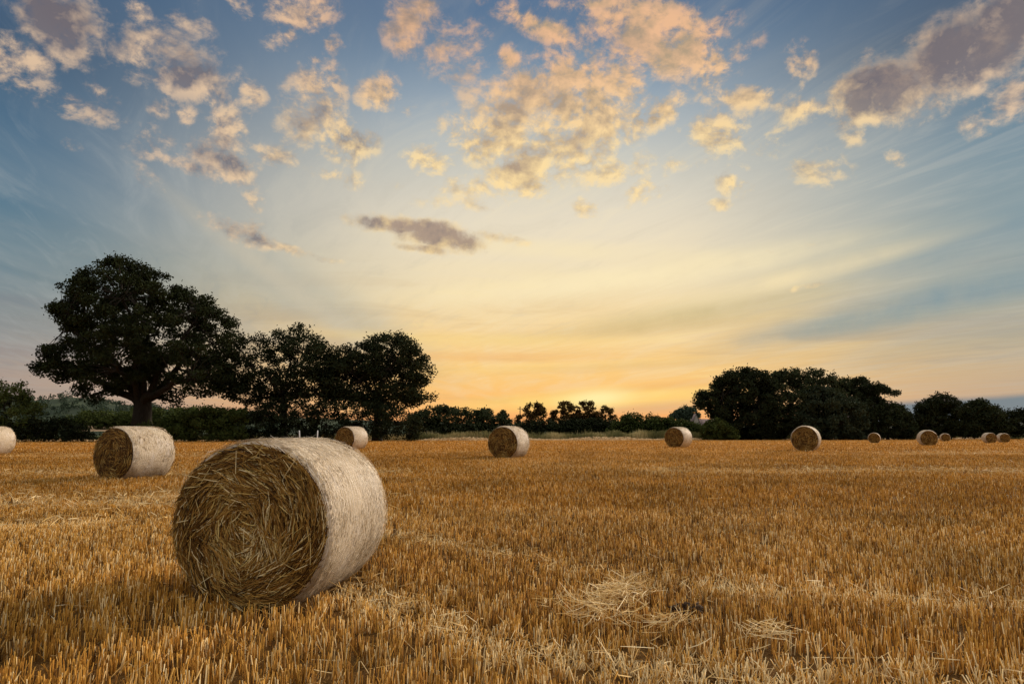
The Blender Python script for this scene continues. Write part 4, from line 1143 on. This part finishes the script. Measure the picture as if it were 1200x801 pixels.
def build_small():
    D = 300.0
    p = at(816, 508, D); p[2] = -0.05
    root = empty('cottage', p)
    tag(root, 'small cottage with pale gable and mauve grey roof half hidden beside the dark wood', 'cottage')
    b = Bag()      # main range to the right, gabled wing to the left, toward the field
    box(b, (-1.0, 1.0, 0), (9.0, 7.0, 3.6))
    w = Bag()
    w.add([(-1.3, -0.6, 0), (1.3, -0.6, 0), (1.3, -0.6, 6.6), (0, -0.6, 9.6), (-1.3, -0.6, 6.6), (-1.3, 2.9, 0), (1.3, 2.9, 0), (1.3, 2.9, 6.6), (0, 2.9, 9.6), (-1.3, 2.9, 6.6)],
          [[0, 1, 2, 4], [1, 6, 7, 2], [5, 0, 4, 9], [4, 2, 2, 3]][:3])
    w.f.append(np.array([[4, 2, 3]])); w.f.append(np.array([[9, 8, 7]])); w.f.append(np.array([[6, 5, 9, 7]]))
    wall = b.build('wall', M['render_wall'], root)
    gab = w.build('gable_wing', M['render_wall'], root)
    f = Bag(); box(f, (-0.45, -0.68, 4.9), (0.45, -0.603, 6.1)); fr = f.build('window', M['frame_paint'], gab)
    f = Bag(); box(f, (1.9, 0.92, 1.2), (3.3, 0.997, 2.6)); f.build('window', M['dark_glass'], wall)
    f = Bag(); box(f, (5.4, 0.92, 1.2), (6.8, 0.997, 2.6)); f.build('window', M['dark_glass'], wall)
    r = Bag()
    r.add([(-1.4, 0.6, 3.5), (9.4, 0.6, 3.5), (9.4, 4.0, 7.6), (-1.4, 4.0, 7.6), (9.4, 7.4, 3.5), (-1.4, 7.4, 3.5),
           (-1.4, 0.6, 3.7), (9.4, 0.6, 3.7), (9.4, 4.0, 7.85), (-1.4, 4.0, 7.85), (9.4, 7.4, 3.7), (-1.4, 7.4, 3.7)],
          [[0, 3, 2, 1], [3, 5, 4, 2], [6, 7, 8, 9], [9, 8, 10, 11], [0, 1, 7, 6], [5, 11, 10, 4], [1, 2, 8, 7], [2, 4, 10, 8], [0, 6, 9, 3], [3, 9, 11, 5]])
    rf = r.build('roof', M['roof_tile'], root)
    r = Bag()
    r.add([(-1.6, -0.8, 6.1), (0, -0.8, 9.75), (0, 3.0, 9.75), (-1.6, 3.0, 6.1), (1.6, -0.8, 6.1), (1.6, 3.0, 6.1),
           (-1.6, -0.8, 6.3), (0, -0.8, 9.98), (0, 3.0, 9.98), (-1.6, 3.0, 6.3), (1.6, -0.8, 6.3), (1.6, 3.0, 6.3)],
          [[0, 1, 2, 3], [1, 4, 5, 2], [6, 9, 8, 7], [7, 8, 11, 10], [0, 6, 7, 1], [1, 7, 10, 4], [3, 2, 8, 9], [2, 5, 11, 8], [0, 3, 9, 6], [4, 10, 11, 5]])
    r.build('wing_roof', M['roof_tile'], root)
    c = Bag(); box(c, (7.6, 3.5, 7.2), (8.5, 4.5, 9.0)); box(c, (7.5, 3.4, 9.003), (8.6, 4.6, 9.25)); c.build('chimney', M['brick'], rf)
    # utility pole
    D = 195.0
    p = at(609.5, 508, D); p[2] = -0.1
    top = at(609.5, 476, D)[2] + 0.1
    root = empty('utility_pole', p)
    tag(root, 'thin wooden utility pole rising from the hedge left of the sunset trees', 'pole')
    b = Bag(); tube(b, [(0, 0, 0), (0, 0, top * 0.5), (0, 0, top)], [0.17, 0.15, 0.13], 10); b.build('post', M['pole_wood'], root, smooth=True)
    b = Bag(); box(b, (-0.7, -0.2, top - 0.75), (0.7, -0.14, top - 0.63)); ca = b.build('crossarm', M['pole_wood'], root)
    for sx in (-0.6, 0.6):
        b = Bag(); tube(b, [(sx, -0.17, top - 0.627), (sx, -0.17, top - 0.5), (sx, -0.17, top - 0.4)], [0.05, 0.07, 0.03], 8); b.build('insulator', M['frame_paint'], ca, smooth=True)
    # two white stakes seen over the top of the foreground bale
    for px, label, lean in ((352, 'left one of two short white stakes at the hedge foot above the foreground bale', -0.10), (372, 'right one of two short white stakes at the hedge foot above the foreground bale', 0.02)):
        D = 97.0
        p = at(px, 509, D); p[2] = float(tz(p[0], D)) - 0.05
        top = at(px, 503.6, D)[2] - p[2]
        b = Bag()
        box(b, (-0.075, -0.05, 0), (0.075, 0.05, top - 0.10))
        b.add([(-0.075, -0.05, top - 0.10), (0.075, -0.05, top - 0.10), (0.075, 0.05, top - 0.10), (-0.075, 0.05, top - 0.10), (0, 0, top)],
              [[0, 1, 4, 4], [1, 2, 4, 4], [2, 3, 4, 4], [3, 0, 4, 4]][:0] or np.zeros((0, 4), int))
        b.f = [f for f in b.f if len(f)] + [np.array([[8, 9, 12], [9, 10, 12], [10, 11, 12], [11, 8, 12]])]
        o = b.build('white_stake', M['white_stake'], loc=p)
        o.rotation_euler = (0, lean, 0)
        tag(o, label, 'stake', 'white stakes at the foot of the hedge')

def build_light():
    sd = bpy.data.lights.new('sun', 'SUN'); so = bpy.data.objects.new('sun', sd); C.objects.link(so)
    sd.energy = 4.2; sd.color = (1.0, 0.84, 0.66); sd.angle = math.radians(13.0)
    v = Vector((math.sin(SUN_AZ) * math.cos(SUN_EL), math.cos(SUN_AZ) * math.cos(SUN_EL), math.sin(SUN_EL)))
    so.rotation_euler = v.to_track_quat('Z', 'Y').to_euler()
    so.location = v * 50 + Vector((0, 0, 5))

build_world()
build_camera()
make_materials()
build_ground()
build_bales()
build_stubble()
build_heaps()
build_trees()
build_small()
build_light()
